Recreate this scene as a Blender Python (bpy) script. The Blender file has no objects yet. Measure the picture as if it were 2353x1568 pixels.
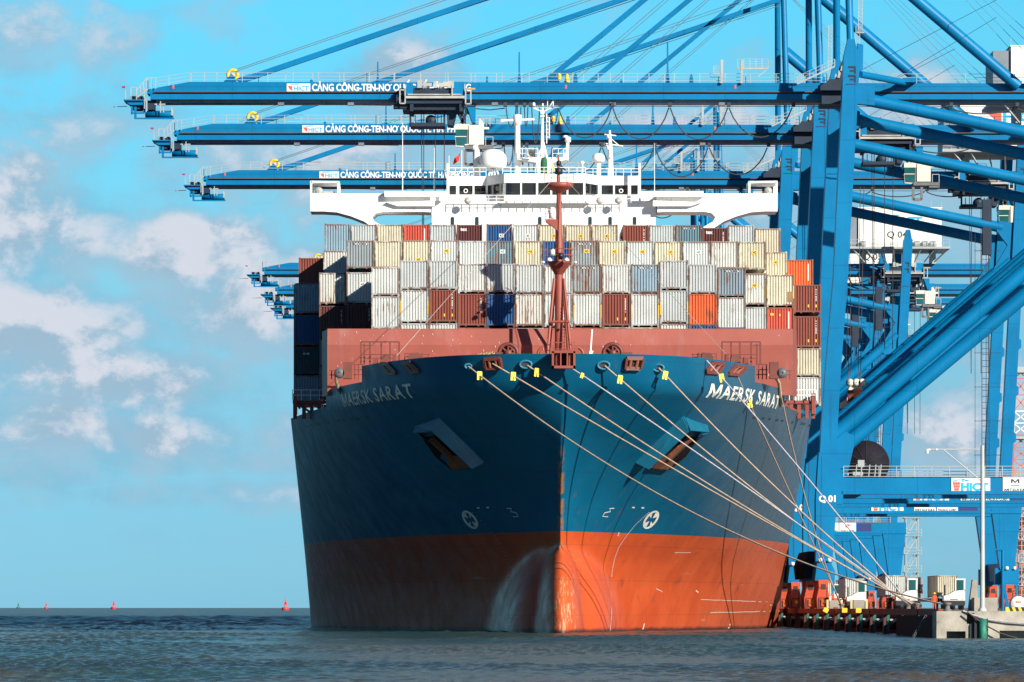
import bpy, bmesh, math, random
from mathutils import Vector, Matrix
random.seed(7)
R = math.radians
scene = bpy.context.scene
COL = scene.collection
# ------------------------------------------------------------------ camera
F, U0, V0, HC = 11300.0, 1106.0, 1397.0, 2.06        # focal length and principal direction in picture units, eye height
cam = bpy.data.cameras.new("camera"); camo = bpy.data.objects.new("camera", cam); COL.objects.link(camo)
camo.location = (0, 0, HC); camo.rotation_euler = (R(90), 0, 0)
cam.sensor_width = 36; cam.lens = F / 2353 * 36
cam.shift_x = (1176.5 - U0) / 2353; cam.shift_y = (V0 - 784) / 2353
cam.clip_start = 1; cam.clip_end = 120000
scene.camera = camo
# ------------------------------------------------------------------ light
SUN = Vector((.570, -.712, .400)).normalized()
SUN_EL = math.asin(SUN.z); SUN_AZ = math.atan2(SUN.x, SUN.y)
sun = bpy.data.lights.new("sun", 'SUN'); sun.energy = 5.0; sun.angle = R(.5); sun.color = (1, .95, .86)
suno = bpy.data.objects.new("sun", sun); COL.objects.link(suno)
suno.rotation_euler = SUN.to_track_quat('Z', 'Y').to_euler()
scene.view_settings.view_transform = 'Standard'; scene.view_settings.look = 'None'
scene.view_settings.exposure = 0.45; scene.view_settings.gamma = 1
scene.view_settings.use_curve_mapping = False

class NT:
    """tiny node-tree writer"""
    def __init__(s, tree): s.t = tree; s.n = tree.nodes; s.l = tree.links; s.n.clear()
    def node(s, typ, **kw):
        nd = s.n.new(typ)
        for k, v in kw.items():
            if k.startswith('_'): setattr(nd, k[1:], v)
        return nd
    def set(s, sock, v):
        if isinstance(v, bpy.types.NodeSocket): s.l.new(v, sock)
        elif v is not None: sock.default_value = v
    def math(s, op, a, b=None, c=None, clamp=False):
        nd = s.n.new('ShaderNodeMath'); nd.operation = op; nd.use_clamp = clamp
        s.set(nd.inputs[0], a)
        if b is not None: s.set(nd.inputs[1], b)
        if c is not None: s.set(nd.inputs[2], c)
        return nd.outputs[0]
    def vmath(s, op, a, b=None):
        nd = s.n.new('ShaderNodeVectorMath'); nd.operation = op
        s.set(nd.inputs[0], a)
        if b is not None: s.set(nd.inputs[1], b)
        return nd.outputs[0]
    def noise(s, vec, scale, detail=4, rough=.55, dist=0):
        nd = s.n.new('ShaderNodeTexNoise'); s.set(nd.inputs['Vector'], vec)
        s.set(nd.inputs['Scale'], scale); nd.inputs['Detail'].default_value = detail
        nd.inputs['Roughness'].default_value = rough; nd.inputs['Distortion'].default_value = dist
        return nd.outputs[0]
    def ramp(s, fac, lo, hi, a=0., b=1., smooth=True):
        nd = s.n.new('ShaderNodeMapRange'); nd.interpolation_type = 'SMOOTHSTEP' if smooth else 'LINEAR'
        s.set(nd.inputs[0], fac); s.set(nd.inputs[1], lo); s.set(nd.inputs[2], hi)
        s.set(nd.inputs[3], a); s.set(nd.inputs[4], b)
        return nd.outputs[0]
    def mix(s, fac, a, b, blend='MIX'):
        nd = s.n.new('ShaderNodeMix'); nd.data_type = 'RGBA'; nd.blend_type = blend
        s.set(nd.inputs[0], fac)
        for sk, v in ((nd.inputs[6], a), (nd.inputs[7], b)):
            if isinstance(v, (tuple, list)): v = (*v[:3], 1)
            s.set(sk, v)
        return nd.outputs[2]
    def sep(s, vec):
        nd = s.n.new('ShaderNodeSeparateXYZ'); s.set(nd.inputs[0], vec); return nd.outputs
    def comb(s, x, y, z):
        nd = s.n.new('ShaderNodeCombineXYZ'); s.set(nd.inputs[0], x); s.set(nd.inputs[1], y); s.set(nd.inputs[2], z); return nd.outputs[0]

# ------------------------------------------------------------------ sky
world = bpy.data.worlds.new("World"); scene.world = world; world.use_nodes = True
w = NT(world.node_tree)
sky = w.node('ShaderNodeTexSky', _sky_type='NISHITA', _sun_disc=False)
sky.sun_elevation = SUN_EL; sky.sun_rotation = SUN_AZ; sky.altitude = 0; sky.air_density = 1.0; sky.dust_density = .3; sky.ozone_density = 1.6
tc = w.node('ShaderNodeTexCoord')
dirv = tc.outputs['Generated']
dx, dy, dz = w.sep(dirv)
ay = w.math('MAXIMUM', w.math('ABSOLUTE', dy), .05)
px = w.math('DIVIDE', dx, ay); pz = w.math('DIVIDE', dz, ay)
cr = w.node('ShaderNodeValToRGB'); w.set(cr.inputs[0], w.math('DIVIDE', pz, .6)); ce = cr.color_ramp.elements
STOPS = [(0, (.36, .925, 1.88)), (.0174, (.335, .85, 1.65)), (.044, (.37, .855, 1.40)), (.07, (.42, .96, 1.33)), (.122, (.352, 1.265, 1.585)), (.20, (.40, .72, .86)), (.34, (.36, .45, .56))]
ce[0].position = 0; ce[0].color = (*STOPS[0][1], 1); ce[1].position = STOPS[-1][0] / .6; ce[1].color = (*STOPS[-1][1], 1)
for p_, c_ in STOPS[1:-1]:
    e_ = ce.new(p_ / .6); e_.color = (*c_, 1)
tint = cr.outputs[0]
tint = w.mix(w.ramp(dy, -.25, .55), w.mix(1.0, tint, (.40, .62, .92), 'MULTIPLY'), tint)
skyc = w.mix(1.0, sky.outputs[0], tint, 'MULTIPLY')
# cumulus: cloud banks given as directions in the sky, broken up by noise
CL = [(40, 530, 200, 110, 1), (60, 430, 80, 80, .7), (40, 90, 110, 110, .62), (270, 120, 110, 110, .5), (200, 290, 120, 110, .45), (300, 220, 170, 260, .33),
      (470, 590, 180, 75, 1), (600, 690, 230, 130, .95), (60, 790, 230, 150, .95), (250, 760, 300, 60, .6), (350, 880, 200, 75, 1.05), (130, 990, 200, 90, 1.0), (330, 1010, 190, 65, 1.1),
      (90, 1085, 200, 40, .85), (640, 1000, 120, 60, .5), (880, 180, 150, 75, .85), (760, 370, 420, 80, .6), (430, 1140, 330, 40, .62), (560, 1060, 230, 30, .6), (330, 1250, 420, 60, .2),
      (1900, 400, 330, 130, .75), (2240, 280, 250, 120, .75), (2130, 1040, 300, 130, .75), (2320, 900, 120, 220, .5), (1700, 330, 250, 80, .6), (2100, 620, 400, 100, .6), (1800, 1300, 600, 60, .3)]
nv = w.comb(w.math('MULTIPLY', px, 1.0), w.math('MULTIPLY', pz, 1.35), w.math('MULTIPLY', dy, .5))
n1 = w.noise(nv, 44, 9, .62, .15)
n2 = w.noise(nv, 11, 4, .5)
lob = None; und = None
for (u, v, ru, rv, s) in CL:
    cx = (u - U0) / F; cz = (V0 - v) / F
    a = w.math('MULTIPLY', w.math('SUBTRACT', px, cx), F / (ru * 1.3))
    b = w.math('MULTIPLY', w.math('SUBTRACT', pz, cz), F / (rv * 1.25))
    d2 = w.math('ADD', w.math('MULTIPLY', a, a), w.math('MULTIPLY', b, b))
    g = w.math('MULTIPLY', w.math('POWER', 2.718, w.math('MULTIPLY', d2, -1.0)), s)
    lob = g if lob is None else w.math('MAXIMUM', lob, g)
    gb = w.math('MULTIPLY', g, b)
    und = gb if und is None else w.math('ADD', und, gb)
dens = w.math('ADD', w.math('MULTIPLY', lob, .85), w.math('MULTIPLY', w.math('SUBTRACT', n1, .5), 1.6))
dens = w.math('ADD', dens, w.math('MULTIPLY', w.math('SUBTRACT', n2, .5), .5))
front = w.ramp(dy, 0.0, .3)
low = w.ramp(pz, .004, .03)
veil = w.math('MULTIPLY', w.ramp(dens, .02, .50), low)
puffd = w.math('ADD', w.math('ADD', dens, w.math('MULTIPLY', und, .42)), -.06)
puff = w.math('MULTIPLY', w.ramp(puffd, .30, .80), low)
n3 = w.noise(w.vmath('ADD', nv, (.003, .006, 0)), 44, 7, .62, .15)
litf = w.ramp(w.math('ADD', w.math('ADD', w.math('MULTIPLY', w.math('SUBTRACT', n1, n3), 5.5), w.math('MULTIPLY', und, .7)), w.math('MULTIPLY', w.math('SUBTRACT', n1, .5), 1.2)), -.42, .62)
skyS = w.node('ShaderNodeVectorMath', _operation='SCALE'); w.set(skyS.inputs[0], skyc); skyS.inputs['Scale'].default_value = .066
skyV = w.mix(w.math('MULTIPLY', veil, .72), skyS.outputs[0], w.mix(w.ramp(n3, .35, .62), (.165, .365, .50), (.27, .385, .485)))
cloudc = w.mix(litf, (.25, .365, .465), (.535, .545, .60))
skyF = w.mix(w.math('MULTIPLY', puff, .86), skyV, cloudc)
bg = w.node('ShaderNodeBackground'); w.set(bg.inputs[0], skyF); bg.inputs[1].default_value = 1.0
wo = w.node('ShaderNodeOutputWorld'); w.l.new(bg.outputs[0], wo.inputs[0])
world.cycles.sampling_method = 'MANUAL'; world.cycles.sample_map_resolution = 512

# ------------------------------------------------------------------ projection helpers
def P(u, v, D):
    return Vector(((u - U0) * D / F, D, HC + (V0 - v) * D / F))
def PX(u, D): return (u - U0) * D / F
def PZ(v, D): return HC + (V0 - v) * D / F

# ------------------------------------------------------------------ materials
MATS = {}
def mat(name, base, rough=.5, metal=0., var=.12, vs=.6, rust=0., rustc=(.16, .055, .02), streak=3.0, bump=0., spec=.5, rs=1.2, pale=0., perobj=False, seam=0.):
    if name in MATS: return MATS[name]
    m = bpy.data.materials.new(name); m.use_nodes = True
    t = NT(m.node_tree)
    out = t.node('ShaderNodeOutputMaterial'); bs = t.node('ShaderNodeBsdfPrincipled')
    t.l.new(bs.outputs[0], out.inputs[0])
    co = t.node('ShaderNodeTexCoord').outputs['Object']
    if perobj:
        oi = t.node('ShaderNodeObjectInfo')
        rnd = t.math('MULTIPLY', oi.outputs['Random'], 173.0)
        co = t.vmath('ADD', co, t.comb(rnd, t.math('MULTIPLY', rnd, .37), t.math('MULTIPLY', rnd, .71)))
    n = t.noise(co, vs, 5, .6)
    c = t.mix(t.ramp(n, .3, .7), tuple(x * (1 - var) for x in base), tuple(min(1, x * (1 + var)) for x in base))
    if pale:
        np_ = t.noise(t.vmath('MULTIPLY', co, (1, 1, .25)), vs * 2.3, 6, .65)
        c = t.mix(t.math('MULTIPLY', t.ramp(np_, .5, .75), pale), c, (.5, .5, .48))
    if rust > 0:
        sv = t.vmath('MULTIPLY', co, (streak, streak, 1.0))
        nr = t.noise(sv, rs, 7, .68)
        n4 = t.noise(co, rs * .35, 2)
        k = t.ramp(t.math('ADD', nr, t.math('MULTIPLY', t.math('SUBTRACT', n4, .5), .7)), .70 - rust * .28, .78 - rust * .22)
        c = t.mix(t.math('MULTIPLY', k, .88), c, rustc)
    if seam:
        x_, y_, z_ = t.sep(co)
        fx = t.math('ABSOLUTE', t.math('SUBTRACT', t.math('FRACT', t.math('DIVIDE', x_, seam)), .5))
        fz = t.math('ABSOLUTE', t.math('SUBTRACT', t.math('FRACT', t.math('DIVIDE', z_, seam)), .5))
        k = t.math('MAXIMUM', t.ramp(fx, .010, .005), t.ramp(fz, .010, .005))
        c = t.mix(t.math('MULTIPLY', k, .28), c, (.0, .03, .09))
        run = t.noise(t.vmath('MULTIPLY', co, (2.2, 2.2, .12)), 1.0, 6, .65)
        c = t.mix(t.math('MULTIPLY', t.ramp(run, .56, .72), .45), c, (.01, .075, .17))
        c = t.mix(t.math('MULTIPLY', t.ramp(t.noise(co, .09, 3), .45, .65), .22), c, (.008, .24, .46))
    t.set(bs.inputs['Base Color'], c)
    bs.inputs['Roughness'].default_value = rough; bs.inputs['Metallic'].default_value = metal
    bs.inputs['Specular IOR Level'].default_value = spec
    if bump:
        bn = t.node('ShaderNodeBump'); bn.inputs['Strength'].default_value = bump; bn.inputs['Distance'].default_value = .05
        t.set(bn.inputs['Height'], t.noise(co, vs * 6, 6, .6)); t.l.new(bn.outputs[0], bs.inputs['Normal'])
    MATS[name] = m
    return m

# ------------------------------------------------------------------ mesh builder
class MB:
    def __init__(s): s.v = []; s.f = []; s.sm = []; s.st = []
    def add(s, vs, fs, smooth=False, new=True):
        b = len(s.v)
        if new: s.st.append((b, len(s.f)))
        b = len(s.v); s.v += [tuple(v) for v in vs]
        s.f += [tuple(i + b for i in f) for f in fs]; s.sm += [smooth] * len(fs)
        return s
    def box(s, x0, x1, y0, y1, z0, z1):
        x0, x1 = sorted((x0, x1)); y0, y1 = sorted((y0, y1)); z0, z1 = sorted((z0, z1))
        return s.add([(x0, y0, z0), (x1, y0, z0), (x1, y1, z0), (x0, y1, z0), (x0, y0, z1), (x1, y0, z1), (x1, y1, z1), (x0, y1, z1)],
                     [(0, 3, 2, 1), (4, 5, 6, 7), (0, 1, 5, 4), (1, 2, 6, 5), (2, 3, 7, 6), (3, 0, 4, 7)])
    def prism(s, poly, y0, y1):
        """polygon in XZ, extruded along Y"""
        n = len(poly)
        a = sum(poly[i][0] * poly[(i + 1) % n][1] - poly[(i + 1) % n][0] * poly[i][1] for i in range(n))
        if a < 0: poly = poly[::-1]
        vs = [(x, y0, z) for x, z in poly] + [(x, y1, z) for x, z in poly]
        fs = [tuple(range(n)), tuple(range(2 * n - 1, n - 1, -1))]
        for i in range(n):
            j = (i + 1) % n; fs.append((i, i + n, j + n, j))
        return s.add(vs, fs)
    def bar(s, p, q, w, h=None):
        h = w if h is None else h
        p, q = Vector(p), Vector(q); d = (q - p)
        if d.length < 1e-6: return s
        d.normalize()
        up = Vector((0, 0, 1)) if abs(d.z) < .95 else Vector((0, 1, 0))
        sx = d.cross(up).normalized(); sz = sx.cross(d).normalized()
        vs = []
        for c in (p, q):
            for a, b in ((-1, -1), (1, -1), (1, 1), (-1, 1)): vs.append(c + sx * (a * w / 2) + sz * (b * h / 2))
        return s.add(vs, [(0, 1, 2, 3), (7, 6, 5, 4), (0, 4, 5, 1), (1, 5, 6, 2), (2, 6, 7, 3), (3, 7, 4, 0)])
    def tube(s, pts, r, n=8, caps=True):
        pts = [Vector(p) for p in pts]; m = len(pts); rs = r if isinstance(r, (list, tuple)) else [r] * m
        vs = []; fs = []; prev = None
        for i, p in enumerate(pts):
            d = (pts[min(i + 1, m - 1)] - pts[max(i - 1, 0)])
            d = d.normalized() if d.length > 1e-9 else Vector((0, 0, 1))
            if prev is None:
                up = Vector((0, 0, 1)) if abs(d.z) < .9 else Vector((1, 0, 0))
                sx = d.cross(up).normalized()
            else:
                sx = (prev - d * prev.dot(d))
                sx = sx.normalized() if sx.length > 1e-6 else d.orthogonal().normalized()
            prev = sx; sy = d.cross(sx)
            for k in range(n):
                a = 2 * math.pi * k / n
                vs.append(p + (sx * math.cos(a) + sy * math.sin(a)) * rs[i])
        for i in range(m - 1):
            for k in range(n):
                k2 = (k + 1) % n
                fs.append((i * n + k, i * n + k2, (i + 1) * n + k2, (i + 1) * n + k))
        s.add(vs, fs, True)
        if caps: s.add(vs[:n], [tuple(range(n - 1, -1, -1))], False, False); s.add(vs[-n:], [tuple(range(n))], False, False)
        return s
    def lathe(s, c, prof, n=14, axis='z'):
        """prof: (r, h) list; axis of revolution through c"""
        c = Vector(c); vs = []; fs = []
        for r, h in prof:
            for k in range(n):
                a = 2 * math.pi * k / n; x, y = r * math.cos(a), r * math.sin(a)
                vs.append(c + (Vector((x, y, h)) if axis == 'z' else Vector((x, h, y)) if axis == 'y' else Vector((h, x, y))))
        for i in range(len(prof) - 1):
            for k in range(n):
                k2 = (k + 1) % n; fs.append((i * n + k, i * n + k2, (i + 1) * n + k2, (i + 1) * n + k))
        s.add(vs, fs, True)
        return s
    def quad(s, a, b, c, d): return s.add([a, b, c, d], [(0, 1, 2, 3)])
    def each(s, name, m, root=None, parent=None):
        """one object per solid added"""
        ob = None
        for i, (v0, f0) in enumerate(s.st):
            v1, f1 = s.st[i + 1] if i + 1 < len(s.st) else (len(s.v), len(s.f))
            k = MB(); k.v = s.v[v0:v1]; k.f = [tuple(j - v0 for j in f) for f in s.f[f0:f1]]; k.sm = s.sm[f0:f1]
            ob = k.build(name, m, root, parent)
        return ob
    def build(s, name, m, root=None, parent=None, cleanup=True):
        """ONE mesh object; vertices are given in world space and stored relative to the thing's root"""
        off = Vector(root.location) if root is not None else Vector((0, 0, 0))
        me = bpy.data.meshes.new(name)
        me.from_pydata([(x - off.x, y - off.y, z - off.z) for x, y, z in s.v], [], s.f)
        me.polygons.foreach_set('use_smooth', s.sm)
        if cleanup:
            bm = bmesh.new(); bm.from_mesh(me); bmesh.ops.recalc_face_normals(bm, faces=bm.faces); bm.to_mesh(me); bm.free()
        me.materials.append(m)
        o = bpy.data.objects.new(name, me); COL.objects.link(o)
        par = parent if parent is not None else root
        if par is not None: o.parent = par
        return o

def thing(name, label, cat, loc=(0, 0, 0), group=None):
    o = bpy.data.objects.new(name, None); COL.objects.link(o); o.location = loc; o.empty_display_size = .5
    o['label'] = label; o['category'] = cat
    if group: o['group'] = group
    return o
def tag(o, label, cat, group=None):
    o['label'] = label; o['category'] = cat
    if group: o['group'] = group
    return o
def structure(o): o['kind'] = 'structure'; return o
def kids(o): return [c for c in bpy.data.objects if c.parent == o]
def dup(o, loc, parent=None):
    c = o.copy(); COL.objects.link(c)
    if parent is None: c.location = loc
    else: c.parent = parent
    for ch in kids(o): dup(ch, None, c)
    return c

_tx = {}
def text_geo(s, bold=0.0, spacing=1.0):
    """glyph outline filled: verts (x,y), faces; cap height about 0.7 of size 1; x from 0"""
    k = (s, bold, spacing)
    if k in _tx: return _tx[k]
    if 'M' in s:                                          # the font's own M folds over itself when emboldened: set letter by letter
        vs, fs, x = [], [], 0.0; h = text_geo("E", bold)[5]; e = text_geo("E", bold)[4]
        for ch in s:
            if ch == ' ': x += .26 * spacing; continue
            if ch == 'M':
                cv = [(0, e), (0, h), (.18, h), (.40, .34 * h), (.62, h), (.80, h), (.80, e), (.665, e), (.665, .66 * h), (.455, .02), (.345, .02), (.135, .66 * h), (.135, e)]; cf = [tuple(range(13))]; wd = .80; a0 = 0
            else: cv, cf, a0, a1, _, _ = text_geo(ch, bold); wd = a1 - a0
            b = len(vs); vs += [(px_ - a0 + x, py_) for px_, py_ in cv]; fs += [tuple(i + b for i in f) for f in cf]; x += wd + .075 * spacing
        xs = [p[0] for p in vs]; ys_ = [p[1] for p in vs]
        _tx[k] = (vs, fs, min(xs), max(xs), min(ys_), max(ys_)); return _tx[k]
    c = bpy.data.curves.new("lettering", 'FONT'); c.body = s; c.size = 1; c.offset = bold; c.space_character = spacing; c.resolution_u = 3
    o = bpy.data.objects.new("lettering", c); COL.objects.link(o)
    bpy.context.view_layer.update()
    dg = bpy.context.evaluated_depsgraph_get()
    me = bpy.data.meshes.new_from_object(o.evaluated_get(dg))
    vs = [(v.co.x, v.co.y) for v in me.vertices]; fs = [tuple(p.vertices) for p in me.polygons]
    bpy.data.objects.remove(o); bpy.data.curves.remove(c); bpy.data.meshes.remove(me)
    x0 = min(x for x, y in vs); x1 = max(x for x, y in vs); y0 = min(y for x, y in vs); y1 = max(y for x, y in vs)
    _tx[k] = (vs, fs, x0, x1, y0, y1)
    return _tx[k]
def add_text(mb, s, x0, x1, z0, z1, y, bold=0.02, normal='-y', spacing=1.0, capz=None):
    """lettering filling the XZ box x0..x1, z0..z1 at depth y (faces -Y)"""
    vs, fs, a0, a1, b0, b1 = text_geo(s, bold, spacing)
    sx = (x1 - x0) / (a1 - a0); sz = (z1 - z0) / (b1 - b0)
    if normal == '-y': mb.add([(x0 + (x - a0) * sx, y, z0 + (t - b0) * sz) for x, t in vs], fs)
    else: mb.add([(y, x0 + (x - a0) * sx, z0 + (t - b0) * sz) for x, t in vs], fs)
# ------------------------------------------------------------------ the water
def sea_material():
    m = bpy.data.materials.new("sea_water"); m.use_nodes = True; t = NT(m.node_tree)
    out = t.node('ShaderNodeOutputMaterial'); bs = t.node('ShaderNodeBsdfPrincipled'); t.l.new(bs.outputs[0], out.inputs[0])
    co = t.node('ShaderNodeNewGeometry').outputs['Position']
    x, y, z = t.sep(co)
    big = t.noise(t.vmath('MULTIPLY', co, (.25, .06, 1)), .12, 4, .55)
    # dark blue band, cloud shadow and wind ruffle put into the water colour, some 550-1150 m off
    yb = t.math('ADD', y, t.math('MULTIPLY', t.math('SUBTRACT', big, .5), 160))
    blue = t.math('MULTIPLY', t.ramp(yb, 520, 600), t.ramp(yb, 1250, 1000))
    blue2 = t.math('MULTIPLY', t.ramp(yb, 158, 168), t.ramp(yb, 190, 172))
    mud = t.mix(t.ramp(big, .35, .65), (.024, .078, .088), (.072, .086, .070))
    nearbrown = t.ramp(y, 175, 135)
    mud = t.mix(t.math('MULTIPLY', nearbrown, t.ramp(big, .4, .6)), mud, (.095, .070, .050))
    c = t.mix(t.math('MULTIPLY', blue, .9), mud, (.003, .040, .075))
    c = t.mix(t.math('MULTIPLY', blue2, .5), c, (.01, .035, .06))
    t.set(bs.inputs['Base Color'], c)
    bs.inputs['IOR'].default_value = 1.333
    t.set(bs.inputs['Specular IOR Level'], t.ramp(y, 300, 900, .5, .36)); t.set(bs.inputs['Roughness'], t.ramp(y, 250, 900, .18, .30))
    w1 = t.noise(t.vmath('MULTIPLY', co, (.8, .5, 1)), .6, 5, .65, .4)
    w2 = t.noise(t.vmath('MULTIPLY', co, (1, .55, 1)), 4.5, 5, .72, .3)
    h = t.math('ADD', t.math('MULTIPLY', w1, t.ramp(y, 1100, 1500, .25, 1.6)), t.math('MULTIPLY', w2, .34))
    gust = t.noise(t.vmath('MULTIPLY', co, (.6, .25, 1)), .10, 5, .65)
    h = t.math('MULTIPLY', h, t.ramp(gust, .3, .7, .55, 1.25))
    bn = t.node('ShaderNodeBump'); bn.inputs['Distance'].default_value = .30; bn.inputs['Strength'].default_value = 1.0
    t.set(bn.inputs['Height'], h); t.l.new(bn.outputs[0], bs.inputs['Normal'])
    return m
import numpy as np
rw = np.random.RandomState(3)
ys = [124.0]
while ys[-1] < 1500: ys.append(ys[-1] + .11 * (ys[-1] / 124) ** 1.5)
ys = np.array(ys); NX = 620
XL0, XR0 = -34.0, 40.0
# a field of short chop; the columns fan out with distance so that the far water carries as much detail as it needs
ta = np.linspace(0, 1, NX + 1)
w_l = np.maximum(XL0, -.118 * ys - 6)[:, None] * 0 + (-.118 * ys - 8)[:, None]; w_r = (.130 * ys + 8)[:, None]
X = w_l + (w_r - w_l) * ta[None, :]; Y = np.repeat(ys[:, None], NX + 1, 1)
Z = np.zeros_like(X); G = np.zeros_like(X)
for i in range(9):
    L = rw.uniform(14, 60); th = rw.uniform(0, 3.14); G += np.sin((X * math.cos(th) + Y * math.sin(th) * .6) * 6.283 / L + rw.uniform(0, 6.28))
G = np.clip(.85 + .17 * G, .35, 1.5)
for i in range(46):
    L = .42 * 6.0 ** (i / 45); th = R(90 + rw.normal(0, 38)); k = 6.283 / L
    Z += .0078 * L ** .8 * np.sin(k * (X * math.cos(th) + Y * math.sin(th)) + rw.uniform(0, 6.28) + .8 * np.sin(X * .11 * (1 + i % 3) + i))
Z *= G
far = np.clip((Y - 430) / 150, 0, 1) * (1 - .6 * np.clip((Y - 1000) / 200, 0, 1))       # the rougher blue reach beyond the bow
for i in range(22):
    L = 2.6 * 4.0 ** (i / 21); th = R(90 + rw.normal(0, 32)); k = 6.283 / L
    Z += far * .0105 * L ** .8 * np.sin(k * (X * math.cos(th) + Y * math.sin(th)) + rw.uniform(0, 6.28) + .8 * np.sin(X * .05 * (1 + i % 3) + i))
edge = np.minimum(1, np.minimum(np.minimum(np.arange(NX + 1), NX - np.arange(NX + 1))[None, :] / 10., np.minimum(np.arange(len(ys)), len(ys) - 1 - np.arange(len(ys)))[:, None] / 12.))
Z *= edge
nr, nc = Z.shape
def grid_mesh(name, X, Y, Z):
    nr, nc = Z.shape
    me = bpy.data.meshes.new(name)
    co = np.stack([X, Y, Z], -1).reshape(-1).astype(np.float32)
    me.vertices.add(nr * nc); me.vertices.foreach_set('co', co)
    a = (np.arange(nr - 1)[:, None] * nc + np.arange(nc - 1)[None, :]).reshape(-1)
    q = np.stack([a, a + 1, a + nc + 1, a + nc], -1).reshape(-1).astype(np.int32)
    nf = len(a); me.loops.add(nf * 4); me.loops.foreach_set('vertex_index', q)
    me.polygons.add(nf); me.polygons.foreach_set('loop_start', np.arange(nf, dtype=np.int32) * 4); me.polygons.foreach_set('loop_total', np.full(nf, 4, np.int32))
    me.polygons.foreach_set('use_smooth', np.ones(nf, bool)); me.update(); me.validate()
    return me
me = grid_mesh("sea", X, Y, Z)
bm = bmesh.new(); bm.from_mesh(me)
E = 60000.
def flat(*pts):
    bm.faces.new([bm.verts.new((x, y, 0)) for x, y in pts])
l0, l1, r0, r1 = X[0, 0], X[-1, 0], X[0, -1], X[-1, -1]; y0, y1 = ys[0], ys[-1]
flat((-E, y0), (l0, y0), (l1, y1), (-E, y1)); flat((r0, y0), (E, y0), (E, y1), (r1, y1)); flat((-E, -3000), (E, -3000), (E, y0), (-E, y0)); flat((-E, y1), (E, y1), (E, 70000), (-E, 70000))
bm.to_mesh(me); bm.free()
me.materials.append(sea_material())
sea = bpy.data.objects.new("sea", me); COL.objects.link(sea); structure(sea)
# ------------------------------------------------------------------ the container ship
CX = 6.43                                             # centreline
M_HULL = None
def lerp(a, b, t): return a + (b - a) * t
def interp(tab, z):
    if z <= tab[0][0]: return tab[0][1]
    for (z0, a), (z1, b) in zip(tab, tab[1:]):
        if z <= z1: return lerp(a, b, (z - z0) / (z1 - z0))
    return tab[-1][1]
STEM = [(-2, 403), (0, 403), (3, 402.6), (6, 401.6), (8.3, 400.2), (11, 398.2), (14, 395.6), (17, 393.1), (19.5, 391.2), (21, 390.3), (23, 389.4)]
def hull_y0(x, z):
    q = min(1.0, abs(x - CX) / 24.0)
    wv = max(0.0, min(1.0, (z - 4) / 15.5)) ** 1.35
    L = 110 - 48 * max(0, min(1, (z + 1.6) / 21.1))
    g = (1 - wv) * (1 - (1 - q) ** .6) + wv * (q * q + .0025) ** 1.5
    return interp(STEM, z) + L * g
def hull_y(x, z):
    y = hull_y0(x, z)
    if z < 13 and abs(x - CX) < 18:
        def smin(a, b_, k):
            h = max(0, min(1, .5 + .5 * (b_ - a) / k)); return lerp(b_, a, h) - k * h * (1 - h)
        def bulb(hw, ht, nose, ln):
            t2 = ((x - CX) / hw) ** 2 + ((z + 1.5) / ht) ** 2; t = math.sqrt(t2)
            return nose + ln * (1 - math.sqrt(1 - t2)) if t < .99 else nose + ln * .86 + (t - .99) * 55
        y = smin(y, bulb(4.7, 9.0, 399.2, 10), 5.0)      # swelling at the root
        y = smin(y, bulb(2.0, 8.3, 392.8, 9), 1.8)       # the bulb itself
    return y
def hit(u, v):
    """where the line of sight through a picture point meets the hull"""
    lo, hi = 380.0, 560.0
    for _ in range(50):
        m = (lo + hi) / 2
        if m - hull_y(PX(u, m), PZ(v, m)) < 0: lo = m
        else: hi = m
    return P(u, v, lo)
def hull_hit_off(u, v, off):
    p = hit(u, v); return P(u, v, p.y - off)

ship = thing("container_ship", "huge blue container ship with an orange-red underside seen from the bow", "container ship", (CX, 390, 0))

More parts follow.
